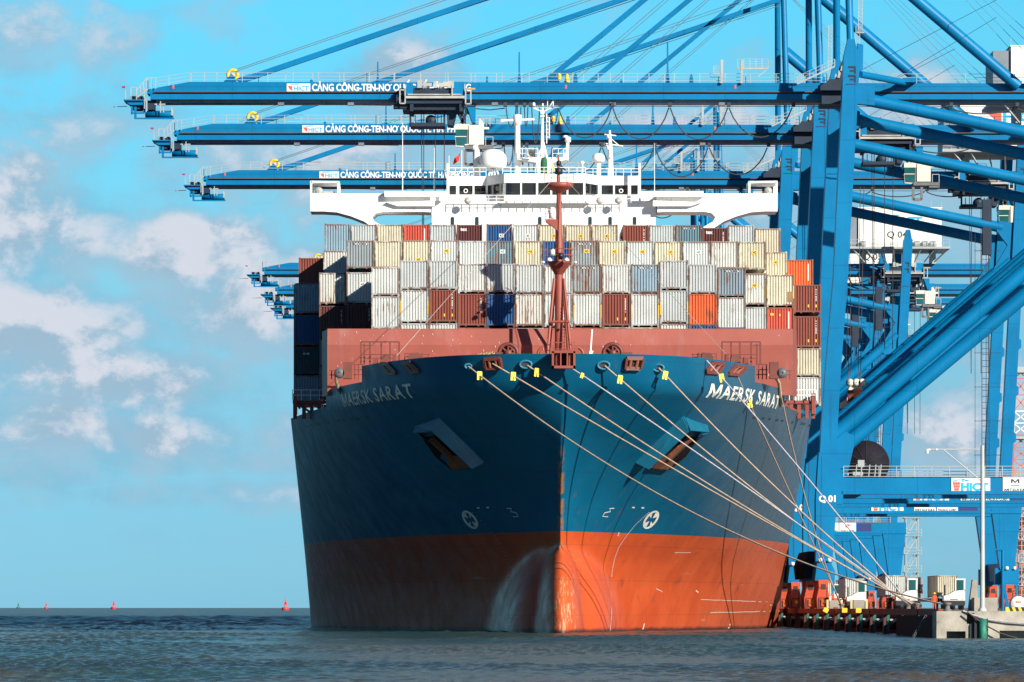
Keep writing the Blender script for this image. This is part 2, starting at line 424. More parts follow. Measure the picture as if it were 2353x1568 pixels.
def hull_material():
    m = bpy.data.materials.new("hull_paint"); m.use_nodes = True; t = NT(m.node_tree)
    out = t.node('ShaderNodeOutputMaterial'); bs = t.node('ShaderNodeBsdfPrincipled'); t.l.new(bs.outputs[0], out.inputs[0])
    co = t.node('ShaderNodeTexCoord').outputs['Object']
    x, y, z = t.sep(co)
    n = t.noise(co, .16, 5, .6)
    blue = t.mix(t.ramp(n, .3, .7), (.0012, .098, .190), (.0025, .126, .232))
    ax = t.math('ABSOLUTE', x)
    # pale reflected sheen put into the colour towards the shoulders, stronger on the right
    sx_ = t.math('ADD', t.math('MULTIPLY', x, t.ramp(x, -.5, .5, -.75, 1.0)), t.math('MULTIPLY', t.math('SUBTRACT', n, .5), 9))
    sheen = t.math('MULTIPLY', t.ramp(sx_, 9, 21), .80)
    blue = t.mix(sheen, blue, (.078, .105, .128))
    red = t.mix(t.ramp(t.noise(co, .22, 5, .6), .3, .7), (.52, .070, .016), (.62, .098, .024))
    red = t.mix(t.math('MULTIPLY', sheen, .5), red, (.33, .11, .07))
    c = t.mix(t.ramp(z, 8.27, 8.31), red, blue)
    # rust weeping down the plates and horizontal scrapes near the water
    st = t.noise(t.vmath('MULTIPLY', co, (1.1, .9, .09)), 1.0, 6, .6)
    c = t.mix(t.math('MULTIPLY', t.ramp(st, .60, .74), .42), c, (.13, .075, .045))
    sc = t.noise(t.vmath('MULTIPLY', co, (.08, .08, 2.6)), 1.0, 6, .7)
    low = t.ramp(z, 9, 2)
    c = t.mix(t.math('MULTIPLY', t.math('MULTIPLY', t.ramp(sc, .64, .72), low), .5), c, (.60, .42, .33))
    grime = t.noise(t.vmath('MULTIPLY', co, (.5, .5, .8)), .8, 6, .7)
    c = t.mix(t.math('MULTIPLY', t.math('MULTIPLY', t.ramp(grime, .55, .7), t.ramp(z, 11, 5)), .35), c, (.05, .035, .035))
    # worn paint on the stem bar and the bulb
    dy = t.noise(t.vmath('MULTIPLY', co, (8, 1, .9)), .9, 8, .75)
    bulb = t.math('MULTIPLY', t.ramp(ax, 1.7, .5), t.ramp(z, 7.0, 1.0))
    c = t.mix(t.math('MULTIPLY', bulb, t.ramp(dy, .52, .60)), c, (.50, .36, .20))
    stem = t.math('MULTIPLY', t.ramp(ax, .35, .08), t.math('MULTIPLY', t.ramp(z, 15.5, 13.5), t.ramp(z, 6, 7.5)))
    c = t.mix(t.math('MULTIPLY', stem, t.ramp(t.noise(co, .9, 5), .4, .55)), c, (.33, .14, .04))
    # wet dark band at the waterline
    c = t.mix(t.ramp(t.math('ADD', z, t.math('MULTIPLY', grime, .5)), .75, .35), c, (.06, .025, .02))
    # vertical plate seams
    sm = t.math('ABSOLUTE', t.math('SUBTRACT', t.math('FRACT', t.math('MULTIPLY', z, 1 / 2.9)), .5))
    c = t.mix(t.math('MULTIPLY', t.ramp(sm, .012, .004), .28), c, (.02, .03, .04))
    t.set(bs.inputs['Base Color'], c)
    t.set(bs.inputs['Roughness'], t.ramp(t.noise(co, .5, 5), .3, .7, .34, .50))
    bs.inputs['Specular IOR Level'].default_value = .24
    bn = t.node('ShaderNodeBump'); bn.inputs['Strength'].default_value = .25; bn.inputs['Distance'].default_value = .12
    hn = t.math('ADD', t.noise(t.vmath('MULTIPLY', co, (.35, .35, .5)), 1.0, 3, .5), t.math('MULTIPLY', t.ramp(sm, .02, 0), .05))
    t.set(bn.inputs['Height'], hn); t.l.new(bn.outputs[0], bs.inputs['Normal'])
    return m

# shell: a grid over (breadth, height); forecastle bulwark only forward of frame q = .83
mb = MB()
qs = []
for i in range(27): qs.append(.0 + 7.0 * (i / 26) ** 1.25 / 24)
q = qs[-1]
while q < .985: q += .0145; qs.append(min(q, .985))
qs += [.992, .996, .999, 1.0]
QB = min(range(len(qs)), key=lambda i: abs(qs[i] - .835))
zs = [-1.6 + i * .42 for i in range(28)]
while zs[-1] < 19.2: zs.append(zs[-1] + .62)
zs[-1] = 19.5
zb = [20.2, 20.9, 21.5, 22.2]
TOP = 22.2
for sd in (-1, 1):
    base = len(mb.v); n = len(qs)
    for z in zs:
        for q in qs: mb.v.append((CX + sd * 24 * q, hull_y(CX + sd * 24 * q, z), z))
    for j in range(len(zs) - 1):
        for i in range(n - 1):
            f = (base + j * n + i, base + j * n + i + 1, base + (j + 1) * n + i + 1, base + (j + 1) * n + i)
            mb.f.append(f if sd > 0 else f[::-1]); mb.sm.append(True)
    b2 = len(mb.v); n2 = QB + 1
    for z in [19.5] + zb:
        for q in qs[:n2]:
            xx = CX + sd * 24 * q; mb.v.append((xx, hull_y(xx, z), z))
    for j in range(len(zb)):
        for i in range(n2 - 1):
            if j >= 2 and qs[i] > .675: continue                      # bulwark stepped down at its after end
            f = (b2 + j * n2 + i, b2 + j * n2 + i + 1, b2 + (j + 1) * n2 + i + 1, b2 + (j + 1) * n2 + i)
            mb.f.append(f if sd > 0 else f[::-1]); mb.sm.append(True)
    # parallel middle body to the stern
    b3 = len(mb.v)
    for z in zs:
        y0 = hull_y(CX + sd * 24, z)
        for yy in (y0, 560, 640, 692): mb.v.append((CX + sd * 24, yy, z))
    for j in range(len(zs) - 1):
        for i in range(3):
            f = (b3 + j * 4 + i, b3 + j * 4 + i + 1, b3 + (j + 1) * 4 + i + 1, b3 + (j + 1) * 4 + i)
            mb.f.append(f if sd > 0 else f[::-1]); mb.sm.append(True)
mb.add([(CX - 24, 692, -1.6), (CX + 24, 692, -1.6), (CX + 24, 692, 19.5), (CX - 24, 692, 19.5)], [(0, 1, 2, 3)])
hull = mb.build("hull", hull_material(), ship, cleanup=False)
bm = bmesh.new(); bm.from_mesh(hull.data); bmesh.ops.remove_doubles(bm, verts=bm.verts, dist=.002); bm.to_mesh(hull.data); bm.free()

M_DECK = mat("deck_paint", (.36, .085, .055), .6, var=.15, rust=.3, rustc=(.14, .05, .03), pale=.10)
M_BREAK = mat("breakwater_paint", (.33, .080, .054), .55, var=.10, vs=.25, rust=.12, rustc=(.30, .09, .05), pale=.12)
M_MAST = mat("mast_red", (.31, .070, .045), .5, var=.10, rust=.15, rustc=(.2, .07, .04))
M_DRED = mat("dark_red_frame", (.17, .04, .025), .5, var=.2, rust=.3, rustc=(.10, .04, .02))
M_WHITE = mat("ship_white", (.86, .85, .80), .45, var=.03, rust=.10, rustc=(.55, .42, .25), vs=.3)
M_GLASS = mat("bridge_glass", (.012, .016, .02), .06, var=.1, spec=.8)
M_BLACK = mat("black_steel", (.02, .021, .025), .5, var=.2)
M_LETTER = mat("hull_lettering", (.80, .77, .67), .6, var=.18, rust=.15, rustc=(.3, .17, .08))
M_YELLOW = mat("safety_yellow", (.85, .55, .03), .5, var=.06)
M_GREY = mat("galvanised_grey", (.42, .41, .37), .55, var=.15)
M_DARKBLUE = mat("hull_blue_fitting", (.006, .14, .23), .45, var=.15, vs=.5)

# decks
mb = MB()
fo = [(CX + s * 24 * q, hull_y(CX + s * 24 * q, 20.4) + .15) for s, rng in ((-1, qs[QB::-1]), (1, qs[1:QB + 1])) for q in rng]
mb.add([(x, y, 20.4) for x, y in fo] + [(CX + 20.0, 430, 20.4), (CX - 20.0, 430, 20.4)], [tuple(range(len(fo) + 2))])
mb.add([(CX - 20.0, 430, 20.4), (CX + 20.0, 430, 20.4), (CX + 20.0, 430, 19.3), (CX - 20.0, 430, 19.3)], [(0, 1, 2, 3)])
md = [(CX - 24 * q, hull_y(CX - 24 * q, 19.3) + .1) for q in qs[QB:]][::-1]; md2 = [(2 * CX - x, y) for x, y in md]
ring = md + [(CX - 19.9, 430), (CX + 19.9, 430)] + md2[::-1] + [(CX + 23.95, 691), (CX - 23.95, 691)]
mb.add([(x, y, 19.3) for x, y in ring], [tuple(range(len(ring)))])
mb.build("deck", M_DECK, ship)

# breakwater: a sheet with a knuckle and folded ends
YBW = 423.0
mb = MB()
def BW(u, v, dy=0): return P(u, v, YBW + dy)
for (a, b) in (((748, 757, .0), (1823, 757, 0)),):
    zt, zk, zl = PZ(757, YBW), PZ(793, YBW), 20.35
    xl, xr = PX(752, YBW), PX(1822, YBW)
    prof = [(zl, .35), (zk, .0), (zt, .45)]
    for (z0, d0), (z1, d1) in zip(prof, prof[1:]):
        mb.add([(xl, YBW + d0, z0), (xr, YBW + d0, z0), (xr, YBW + d1, z1), (xl, YBW + d1, z1)], [(0, 1, 2, 3)])
        mb.add([(xl, YBW + d0 + .25, z0), (xr, YBW + d0 + .25, z0), (xr, YBW + d1 + .25, z1), (xl, YBW + d1 + .25, z1)], [(3, 2, 1, 0)])
        for x, dx in ((xl, -1.0), (xr, 1.0)):
            mb.add([(x, YBW + d0, z0), (x + dx * .55, YBW + d0 + 3.2, z0), (x + dx * .55, YBW + d1 + 3.2, z1), (x, YBW + d1, z1)], [(0, 1, 2, 3)])
    mb.box(xl, xr, YBW + .5, YBW + .85, zt - .02, zt + .08)
bwall = mb.build("breakwater", M_BREAK, ship)
bwall.data.polygons.foreach_set('use_smooth', [False] * len(bwall.data.polygons))
# bird and paint splashes on the breakwater
mb = MB(); rb = random.Random(5)
for i in range(95):
    x = rb.uniform(xl + .5, xr - .5)
    if rb.random() < .55: x = rb.uniform(xl + .5, CX - 1)
    z = rb.uniform(21.6, zt - .2); d = .0 if False else ((.35 * (zk - z) / (zk - zl)) if z < zk else .45 * (z - zk) / (zt - zk))
    s = rb.uniform(.014, .05) * (1.3 if rb.random() < .2 else 1); h = s * rb.uniform(.8, 3.0); y = YBW + d - .035 - .25 * h * .2
    k = 7; mb.add([(x + s * math.cos(a * 6.283 / k) * rb.uniform(.6, 1.1), y, z + h * math.sin(a * 6.283 / k) * rb.uniform(.6, 1.1)) for a in range(k)], [tuple(range(k))])
mb.build("white_splashes", mat("splash_white", (.58, .46, .40), .7, var=.1), ship, bwall)

# ship's name on both bows
def arc_point(side, s, t, table):
    i = 0
    while i < len(table) - 2 and table[i + 1][0] < s: i += 1
    (s0, x0), (s1, x1) = table[i], table[i + 1]
    x = lerp(x0, x1, (s - s0) / max(1e-6, s1 - s0))
    return x
def hull_text(s, side, xa, xb, z0, hgt, slant):
    """letters on the flared plating; xa..xb is the breadth they span at the baseline"""
    tab = []; L = 0; px_, py_ = None, None
    N = 80
    for i in range(N + 1):
        x = lerp(xa, xb, i / N); y = hull_y(x, z0)
        if px_ is not None: L += math.hypot(x - px_, y - py_)
        tab.append((L, x)); px_, py_ = x, y
    vs, fs, a0, a1, b0, b1 = text_geo(s, .022, 1.1)
    bmx = bmesh.new()
    bv = [bmx.verts.new((x, y, 0)) for x, y in vs]
    for f in fs:
        try: bmx.faces.new([bv[i] for i in f])
        except ValueError: pass
    bmesh.ops.triangulate(bmx, faces=bmx.faces)
    for _ in range(2): bmesh.ops.subdivide_edges(bmx, edges=[e for e in bmx.edges if e.calc_length() > .16], cuts=1); bmesh.ops.triangulate(bmx, faces=bmx.faces)
    out = []
    for v in bmx.verts:
        sc = (v.co.x - a0) / (a1 - a0) * L; t = (v.co.y - b0) / (b1 - b0)
        x = arc_point(side, sc, t, tab); z = z0 + t * hgt
        # rise at right angles to the waterline: follow the flare outwards
        e = .02; nx = -(hull_y(x + e, z0) - hull_y(x - e, z0)) / (2 * e); n = Vector((nx, 1)).normalized()   # gradient of (y - hull)
        base = Vector((x, hull_y(x, z0))); nv_ = Vector((-nx, -1)).normalized() * 1
        nv_ = Vector((nx * -1, -1)).normalized()
        lo, hi = 0.0, 6.0
        for _ in range(26):
            m_ = (lo + hi) / 2; p_ = base + Vector((math.copysign(abs(nv_.x), x - CX), -abs(nv_.y))) * m_
            if p_.y < hull_y(p_.x, z): hi = m_
            else: lo = m_
        p_ = base + Vector((math.copysign(abs(nv_.x), x - CX), -abs(nv_.y))) * lo
        out.append((p_.x, hull_y(p_.x, z) - .12, z))
    fs2 = [tuple(v.index for v in f.verts) for f in bmx.faces]
    bmx.verts.index_update(); fs2 = [tuple(v.index for v in f.verts) for f in bmx.faces]
    bmx.free()
    m = MB(); m.add(out, fs2); return m
pa, pb = hit(792, 930), hit(957, 911)
hull_text("MAERSK SARAT", -1, pa.x, pb.x, 19.12, 1.15, 0).build("ship_name", M_LETTER, ship, hull)
pa, pb = hit(1620, 912), hit(1786, 930)
hull_text("MAERSK SARAT", 1, pa.x, pb.x, 19.12, 1.15, 0).build("ship_name", M_LETTER, ship, hull)

def on_hull(pts, off=.05): return [hull_hit_off(u, v, off) for u, v in pts]
def strip(mb, pts, wd, off=.05, closed=False):
    """a painted line on the plating through picture points, wd wide in picture units"""
    n = len(pts)
    L, Rr = [], []
    for i, (u, v) in enumerate(pts):
        a = pts[max(0, i - 1)] if not closed else pts[i - 1]; b = pts[min(n - 1, i + 1)] if not closed else pts[(i + 1) % n]
        d = Vector((b[0] - a[0], b[1] - a[1])).normalized(); nn = Vector((-d.y, d.x)) * wd / 2
        L.append((u + nn.x, v + nn.y)); Rr.append((u - nn.x, v - nn.y))
    vs = on_hull(L, off) + on_hull(Rr, off)
    for i in range(n if closed else n - 1):
        j = (i + 1) % n
        mb.add([vs[i], vs[j], vs[n + j], vs[n + i]], [(0, 1, 2, 3)])
def mir(pts): return [(2 * 1288 - u, v) for u, v in pts]
def reg2(pts): return [((2100 + .6376 * x) / 1.7, (1500 + .6376 * y) / 1.7) for x, y in pts]
for sd in (1, -1):
    fl = (lambda p: p) if sd > 0 else mir
    mb = MB()
    # bow thruster mark: ring with a cross in it
    cxm, cym = reg2([(695, 833)])[0]
    ring_pts = []
    for k in range(28):
        a = 2 * math.pi * k / 28; x, y = 13 * math.cos(a), 19 * math.sin(a)
        ring_pts.append((cxm + x - y * .55, cym + y))
    strip(mb, fl(ring_pts), 4.2, closed=True)
    for a in (.85, -.85):
        for s in (1, -1):
            x, y = 12 * math.cos(a) * s, 17 * math.sin(a) * s
            tip = (cxm + x - y * .55, cym + y); mid = (cxm + tip[0] * 0 + (tip[0] - cxm) * .25, cym + (tip[1] - cym) * .25)
            dxx, dyy = -(tip[1] - cym) * .28, (tip[0] - cxm) * .28
            mb.add(on_hull(fl([(tip[0] + dxx, tip[1] + dyy), (tip[0] - dxx, tip[1] - dyy), mid])), [(0, 1, 2)])
    # bulbous bow mark
    strip(mb, fl(reg2([(470, 763), (442, 764), (446, 783), (412, 790), (398, 812), (432, 815)])), 1.8)
    for c in ((587, 758), (645, 760)):
        strip(mb, fl(reg2([(c[0] - 8, c[1]), (c[0] + 8, c[1])])), 3.2)
    mb.build("bow_marks", M_LETTER, ship, hull)
    # dotted line of weld beads round the forefoot
    mb = MB()
    path = [(684, 787), (605, 858), (545, 930), (497, 1002), (471, 1075), (456, 1150), (453, 1215), (451, 1290), (456, 1360), (452, 1430), (445, 1515)]
    P2 = reg2(path); k = 0
    for (a, b) in zip(P2, P2[1:]):
        n = 9
        for i in range(n):
            if sd < 0 and k % 3: k += 1; continue
            u, v = lerp(a[0], b[0], i / n), lerp(a[1], b[1], i / n); k += 1
            strip(mb, fl([(u, v), (u + (b[0] - a[0]) / n * .55, v + (b[1] - a[1]) / n * .55)]), 1.5 if sd > 0 else 1.0)
    mb.build("dotted_line", mat("mark_pale", (.62, .58, .52), .6), ship, hull)
    # small scuppers below the main deck edge
    mb = MB()
    for (x, y) in ((1325, 208), (1380, 212), (1420, 216), (1466, 223), (1498, 226), (1560, 237), (1615, 245), (1632, 246), (1665, 255), (1692, 262)):
        (u, v), = reg2([(x, y)])
        mb.add(on_hull(fl([(u - 4, v + 2.5), (u + 2, v + 2.5), (u + 4.5, v - 2.5), (u - 1, v - 2.5)]), .04), [(0, 1, 2, 3)])
    mb.each("scupper", M_BLACK, ship, hull)
    # anchor pocket: a bolster box standing off the plating, open below, the anchor in it
    A, B_, C_, b_, c_, a_ = [(953, 978), (1009, 957), (1116, 1062), (992, 991), (1084, 1078), (949, 995)]
    fl2 = mir if sd > 0 else (lambda p: p)
    def HP(p, o): return hull_hit_off(*fl2([p])[0], o)
    mb = MB()
    hA, hB, hC = HP(A, -.2), HP(B_, -.2), HP(C_, -.2)
    oA, oB, oC = HP(a_, 2.2), HP(b_, 3.0), HP(c_, 2.8)
    def slab(p, q, r, s, th=.12):
        nrm = (q - p).cross(s - p).normalized() * th
        vs = [p, q, r, s, p + nrm, q + nrm, r + nrm, s + nrm]
        mb.add(vs, [(0, 1, 2, 3), (7, 6, 5, 4), (0, 4, 5, 1), (1, 5, 6, 2), (2, 6, 7, 3), (3, 7, 4, 0)])
    slab(hA, hB, oB, oA); slab(hB, hC, oC, oB)
    hD = HP((975, 1010), -.2); hE = HP((1037, 1079), -.2)
    slab(oA, HP((962, 999), 2.2), HP((978, 1012), .2), HP((953, 998), .2), .05)
    pk = mb.build("anchor_pocket", M_DARKBLUE, ship)
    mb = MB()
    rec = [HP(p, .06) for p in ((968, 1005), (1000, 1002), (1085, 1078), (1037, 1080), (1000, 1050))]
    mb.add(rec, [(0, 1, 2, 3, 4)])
    mb.build("pocket_recess", mat("pocket_shadow_rust", (.016, .010, .009), .8, var=.3, rust=.2, spec=.1), ship, pk)  # flat sheet on the plating, the pocket's shade and some rust in its colour
    mb = MB()
    q0, q1 = HP((1008, 1022), .7), HP((1064, 1075), .9)
    mb.bar(HP((990, 1008), .8), HP((1040, 1055), .8), .55, .4)
    fl_ = [HP(p, .9) for p in ((1035, 1046), (1068, 1050), (1082, 1076), (1040, 1080), (1026, 1066))]
    bk = [p + Vector((0, .6, 0)) for p in fl_]; n = 5
    mb.add(fl_ + bk, [tuple(range(n)), tuple(range(2 * n - 1, n - 1, -1))] + [(i, (i + 1) % n, (i + 1) % n + n, i + n) for i in range(n)])
    mb.build("anchor", mat("anchor_rust", (.15, .055, .025), .7, var=.3, rust=.4, rustc=(.33, .12, .04)), ship)

# white draught marks by the waterline on the lit bow
mb = MB()
for pts in (((655, 1468), (645, 1505)), ((1182, 1472), (1174, 1480)), ((1175, 1490), (1168, 1498)), ((1425, 1355), (1445, 1358)), ((500, 910), (492, 930), (500, 932))):
    strip(mb, reg2(pts), 2.0)
for (a, b, wd) in (((1000, 1322), (1485, 1340), .8), ((1060, 1402), (1500, 1392), .9), ((728, 1255), (765, 1275), 1.0), ((970, 1266), (985, 1278), 2.2), ((840, 1035), (940, 1034), 1.0)):
    n = 12; strip(mb, reg2([(lerp(a[0], b[0], i / n), lerp(a[1], b[1], i / n) + random.uniform(-1.5, 1.5)) for i in range(n + 1)]), wd * 1.2)
mb.build("draught_marks", mat("mark_white", (.70, .62, .55), .6), ship, hull)

# ---- mooring openings in the bulwark
def frame_opening(name, quad, dep=1.0):
    """a red steel frame of four bars round a dark opening with upright rollers"""
    pts = [hull_hit_off(u, v, .25) for u, v in quad]
    f = MB()
    for a, b in zip(pts, pts[1:] + pts[:1]): f.bar(a, b, .20, .30)
    fr = f.build(name, M_DRED, ship)
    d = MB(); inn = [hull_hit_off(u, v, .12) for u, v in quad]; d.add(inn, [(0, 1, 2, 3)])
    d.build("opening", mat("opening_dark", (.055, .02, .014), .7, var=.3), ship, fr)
    r = MB()
    for s in (.28, .72):
        p0 = pts[3].lerp(pts[2], s); p1 = pts[0].lerp(pts[1], s)
        r.tube([p0.lerp(p1, .08), p0.lerp(p1, .92)], .14, 8)
    r.each("roller", mat("roller_red", (.30, .10, .065), .45), ship, fr)
OP = [[(1113, 826), (1148, 824), (1152, 846), (1117, 847)],
      [(873, 838), (890, 836), (910, 857), (893, 859)], [(924, 836), (943, 834), (962, 853), (943, 856)],
      [(1440, 824), (1477, 824), (1470, 848), (1437, 847)],
      [(1637, 834), (1664, 838), (1650, 857), (1622, 855)], [(1690, 841), (1714, 846), (1697, 861), (1675, 859)]]
for q_ in OP: frame_opening("roller_fairlead", q_)
for (u, v, big) in ((1208, 838, 1), (1076, 842, 0), (1387, 840, 1), (1513, 846, .8)):
    c = hull_hit_off(u, v, .1); r_ = .22 + .16 * big
    mb = MB(); ring_ = [c + Vector((r_ * 1.25 * math.cos(a * .5236), -.05, r_ * .8 * math.sin(a * .5236))) for a in range(13)]
    mb.tube(ring_, .10, 6, caps=False)
    ck = mb.build("chock", mat("chock_blue", (.02, .17, .26), .45), ship)
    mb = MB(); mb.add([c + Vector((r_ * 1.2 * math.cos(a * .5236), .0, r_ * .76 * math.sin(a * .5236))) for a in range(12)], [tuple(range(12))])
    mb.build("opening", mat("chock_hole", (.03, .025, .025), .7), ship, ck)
# bow centre roller housing
mb = MB(); D_ = 388.6
def CB(u0, u1, v0, v1, d0=388.3, d1=389.4): mb.box(PX(u0, D_), PX(u1, D_), d0, d1, PZ(v0, D_), PZ(v1, D_))
CB(1268, 1273, 808, 847); CB(1317, 1322, 808, 847); CB(1268, 1322, 806, 812); CB(1268, 1322, 841, 847); CB(1287, 1290, 812, 841); CB(1302, 1305, 812, 841)
bh = mb.build("bow_roller_housing", M_MAST, ship)
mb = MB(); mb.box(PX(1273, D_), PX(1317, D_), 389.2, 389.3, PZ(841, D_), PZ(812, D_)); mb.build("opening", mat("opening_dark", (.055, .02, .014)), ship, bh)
mb = MB(); mb.tube([P(1281, 841, 388.8), P(1281, 813, 388.8)], .2, 10); mb.tube([P(1310, 841, 388.8), P(1310, 813, 388.8)], .2, 10); mb.each("roller", mat("roller_red", (.30, .10, .065)), ship, bh)

# after mooring platforms: recessed deck with frames, bollard and fairlead
for sd in (-1, 1):
    fx = (lambda u: u) if sd < 0 else (lambda u: 2 * 1288 - u)
    mb = MB(); D_ = 414.
    def bx(u0, u1, v0, v1, d0, d1): mb.box(PX(fx(u0), D_), PX(fx(u1), D_), d0, d1, PZ(v0, D_), PZ(v1, D_))
    bx(789, 809, 834, 872, 412.5, 413.6); mb.build("fairlead_stand", mat("stand_red", (.17, .045, .03), .55, var=.2), ship)
    mb = MB(); c = P(fx(780), 858, 413)
    mb.lathe(c, [(.10, -.5), (.42, -.5), (.45, -.3), (.42, .5), (.1, .5)], 12, 'y'); mb.build("pedestal_roller", mat("roller_grey", (.10, .11, .12), .5), ship)
    mb = MB()
    for u in (815, 824, 833, 770, 762):
        mb.bar(P(fx(u), 872, 414), P(fx(u), 836 if u > 800 else 852, 414), .09)
    for v in (838, 850, 861): mb.bar(P(fx(812), v, 414), P(fx(838), v, 414), .07)
    for v in (852, 862): mb.bar(P(fx(757), v, 415), P(fx(787), v, 415), .07)
    mb.build("platform_railing", mat("pipe_red", (.17, .04, .027)), ship)
# tall pipe frames and vents along the forecastle
for sd in (-1, 1):
    fx = (lambda u: u) if sd < 0 else (lambda u: 2 * 1288 - u)
    mb = MB(); D_ = 417.
    for u in (829, 837, 850, 876, 896, 917): mb.bar(P(fx(u), 838, D_), P(fx(u), 786 if u != 837 else 790, D_), .14)
    mb.bar(P(fx(829), 786, D_), P(fx(917), 786, D_), .11); mb.bar(P(fx(829), 794, D_), P(fx(850), 794, D_), .08)
    for v in (815, 824): mb.bar(P(fx(838), v, D_ - .5), P(fx(905), v, D_ - .5), .07)
    mb.build("pipe_frame", mat("pipe_red", (.17, .04, .027), .5, var=.15), ship)
    mb = MB(); D_ = 408.
    for (u, w_, h_, v) in ((885, 24, 20, 824), (950, 30, 20, 820), (905, 9, 22, 824), (968, 8, 22, 822), (862, 12, 14, 828)):
        mb.prism([(PX(fx(u - w_ / 2), D_), PZ(v + 8, D_)), (PX(fx(u + w_ / 2), D_), PZ(v + 8, D_)), (PX(fx(u + w_ * .38), D_), PZ(v - h_ / 2, D_)), (PX(fx(u - w_ * .3), D_), PZ(v - h_ / 2 + 2, D_))], D_, D_ + 1.6)
    mb.each("mooring_winch", mat("stand_red", (.17, .045, .03)), ship)
    mb = MB()
    for (u0, u1) in ((925, 990),):
        for u in (930, 948, 966, 985): mb.bar(P(fx(u), 828, 409), P(fx(u), 813, 409), .07)
        mb.bar(P(fx(930), 813, 409), P(fx(985), 815, 409), .07); mb.bar(P(fx(930), 820, 409), P(fx(985), 821, 409), .06)
    mb.build("deck_railing", mat("pipe_red", (.17, .04, .027)), ship)
    # chain wheel and windlass
    mb = MB(); D_ = 405.; c = P(fx(1168), 812, D_)
    rr = 21 * D_ / F
    mb.tube([c + Vector((rr * math.cos(a * .2618), 0, rr * math.sin(a * .2618))) for a in range(25)], .16, 8, caps=False)
    mb.tube([c + Vector((rr * math.cos(a * .2618), .9, rr * math.sin(a * .2618))) for a in range(25)], .16, 8, caps=False)
    for a in range(8):
        mb.bar(c, c + Vector((rr * math.cos(a * .785), 0, rr * math.sin(a * .785))), .12)
    mb.lathe(c, [(.02, -.3), (.3, -.3), (.3, 1.2), (.02, 1.2)], 12, 'y'); mb.lathe(c, [(.05, .5), (rr * .95, .5), (rr * .95, .8), (.05, .8)], 20, 'y')
    mb.build("windlass_wheel", mat("pipe_red", (.17, .04, .027)), ship)
    mb = MB(); mb.box(PX(fx(1125), D_), PX(fx(1150), D_), D_ - 2, D_ + 1, 20.4, PZ(812, D_)); mb.build("windlass_housing", mat("stand_red", (.17, .045, .03)), ship)
# chain lying on the deck edge
mb = MB()
for i in range(11):
    a = P(1068 + i * 6.5, 820 - (i * .9 if i > 4 else 0), 393.5)
    mb.tube([a + Vector((.14 * math.cos(t_ * .785) * (1.25 if i % 2 else .8), (.1 if i % 2 else .3) * math.sin(t_ * .785), .10 * math.sin(t_ * .785 + (i % 2)))) for t_ in range(9)], .045, 5)
mb.build("anchor_chain", mat("chain_ochre", (.50, .33, .13), .7, var=.3), ship)
# bent vent pipes beside the mast
mb = MB()
for s in (-1, 1):
    pts = [P(1288 + s * 52, 838, 412)] + [P(1288 + s * (52 - 14 * (1 - math.cos(a / 6 * 1.4))), 815 - 16 * math.sin(a / 6 * 1.4), 412) for a in range(7)]
    mb.tube(pts, .14, 7)
mb.bar(P(1240, 836, 412), P(1246, 805, 412), .3, .3); mb.bar(P(1229, 832, 412), P(1238, 797, 412), .12)
mb.build("vent_pipe", M_MAST, ship)
mb = MB(); mb.bar(P(1357, 812, 412), P(1361, 757, 412), .12); mb.bar(P(1357, 814, 412), P(1360, 806, 412), .3); mb.build("white_staff", M_WHITE, ship)

# ---- foremast
D_ = 419.6
def MZ(v): return PZ(v, D_)
mxc = PX(1284.5, D_)
mb = MB()
mb.tube([(mxc, D_, 20.4), (mxc, D_, MZ(690)), (mxc, D_, MZ(560)), (mxc, D_, MZ(540)), (mxc, D_, MZ(425)), (mxc, D_, MZ(422))], [.36, .36, .34, .28, .20, .18], 16)
mb.tube([(mxc - .05, D_, MZ(424)), (mxc - .05, D_, MZ(398)), (mxc - .05, D_, MZ(385)), (mxc - .05, D_, MZ(356))], [.16, .12, .1, .07], 8)
mast = mb.build("foremast", M_MAST, ship)
mb = MB()
for s in (-1, 1):
    mb.tube([(mxc + s * 11 * D_ / F, D_ - .2, MZ(641)), (mxc + s * 35 * D_ / F, D_ - 2.2, 20.4)], .13, 8)
    mb.tube([(mxc + s * 8 * D_ / F, D_ + .3, MZ(641)), (mxc + s * 30 * D_ / F, D_ + 2.4, 20.4)], .12, 8)
mb.tube([(mxc - 24 * D_ / F, D_ - 1.5, MZ(742)), (mxc + 24 * D_ / F, D_ - 1.5, MZ(742))], .11, 8)
mb.build("mast_stay_leg", M_MAST, ship, mast)
mb = MB()   # lower look-out platform on its cone
mb.lathe((mxc, D_, MZ(632)), [(.36, 0), (.40, .1), (.98, (632 - 606) * D_ / F), (1.06, (632 - 602) * D_ / F), (.2, (632 - 602) * D_ / F)], 10)
pl = mb.build("mast_platform", mat("mast_dark_red", (.20, .045, .03), .5), ship, mast)
mb = MB()
for k in range(10):
    a = k * .628; p = Vector((mxc + 1.04 * math.cos(a), D_ + 1.04 * math.sin(a), MZ(602)))
    q_ = Vector((mxc + 1.45 * math.cos(a + .628), D_ + 1.45 * math.sin(a + .628), MZ(602)))
    mb.bar(p, p + Vector((0, 0, 1.05)), .05); mb.bar(p + Vector((0, 0, 1.05)), q_ + Vector((0, 0, 1.05)), .05); mb.bar(p + Vector((0, 0, .55)), q_ + Vector((0, 0, .55)), .04)
mb.build("platform_railing", M_MAST, ship, mast); mb = MB()
for s in (-1, 1):
    for v0 in (425,):
        mb.bar((mxc + s * 1.2, D_, MZ(v0)), (mxc + s * 1.25, D_, MZ(v0 - 28)), .05); mb.bar((mxc + s * .62, D_ - .4, MZ(v0)), (mxc + s * .62, D_ - .4, MZ(v0 - 26)), .04)
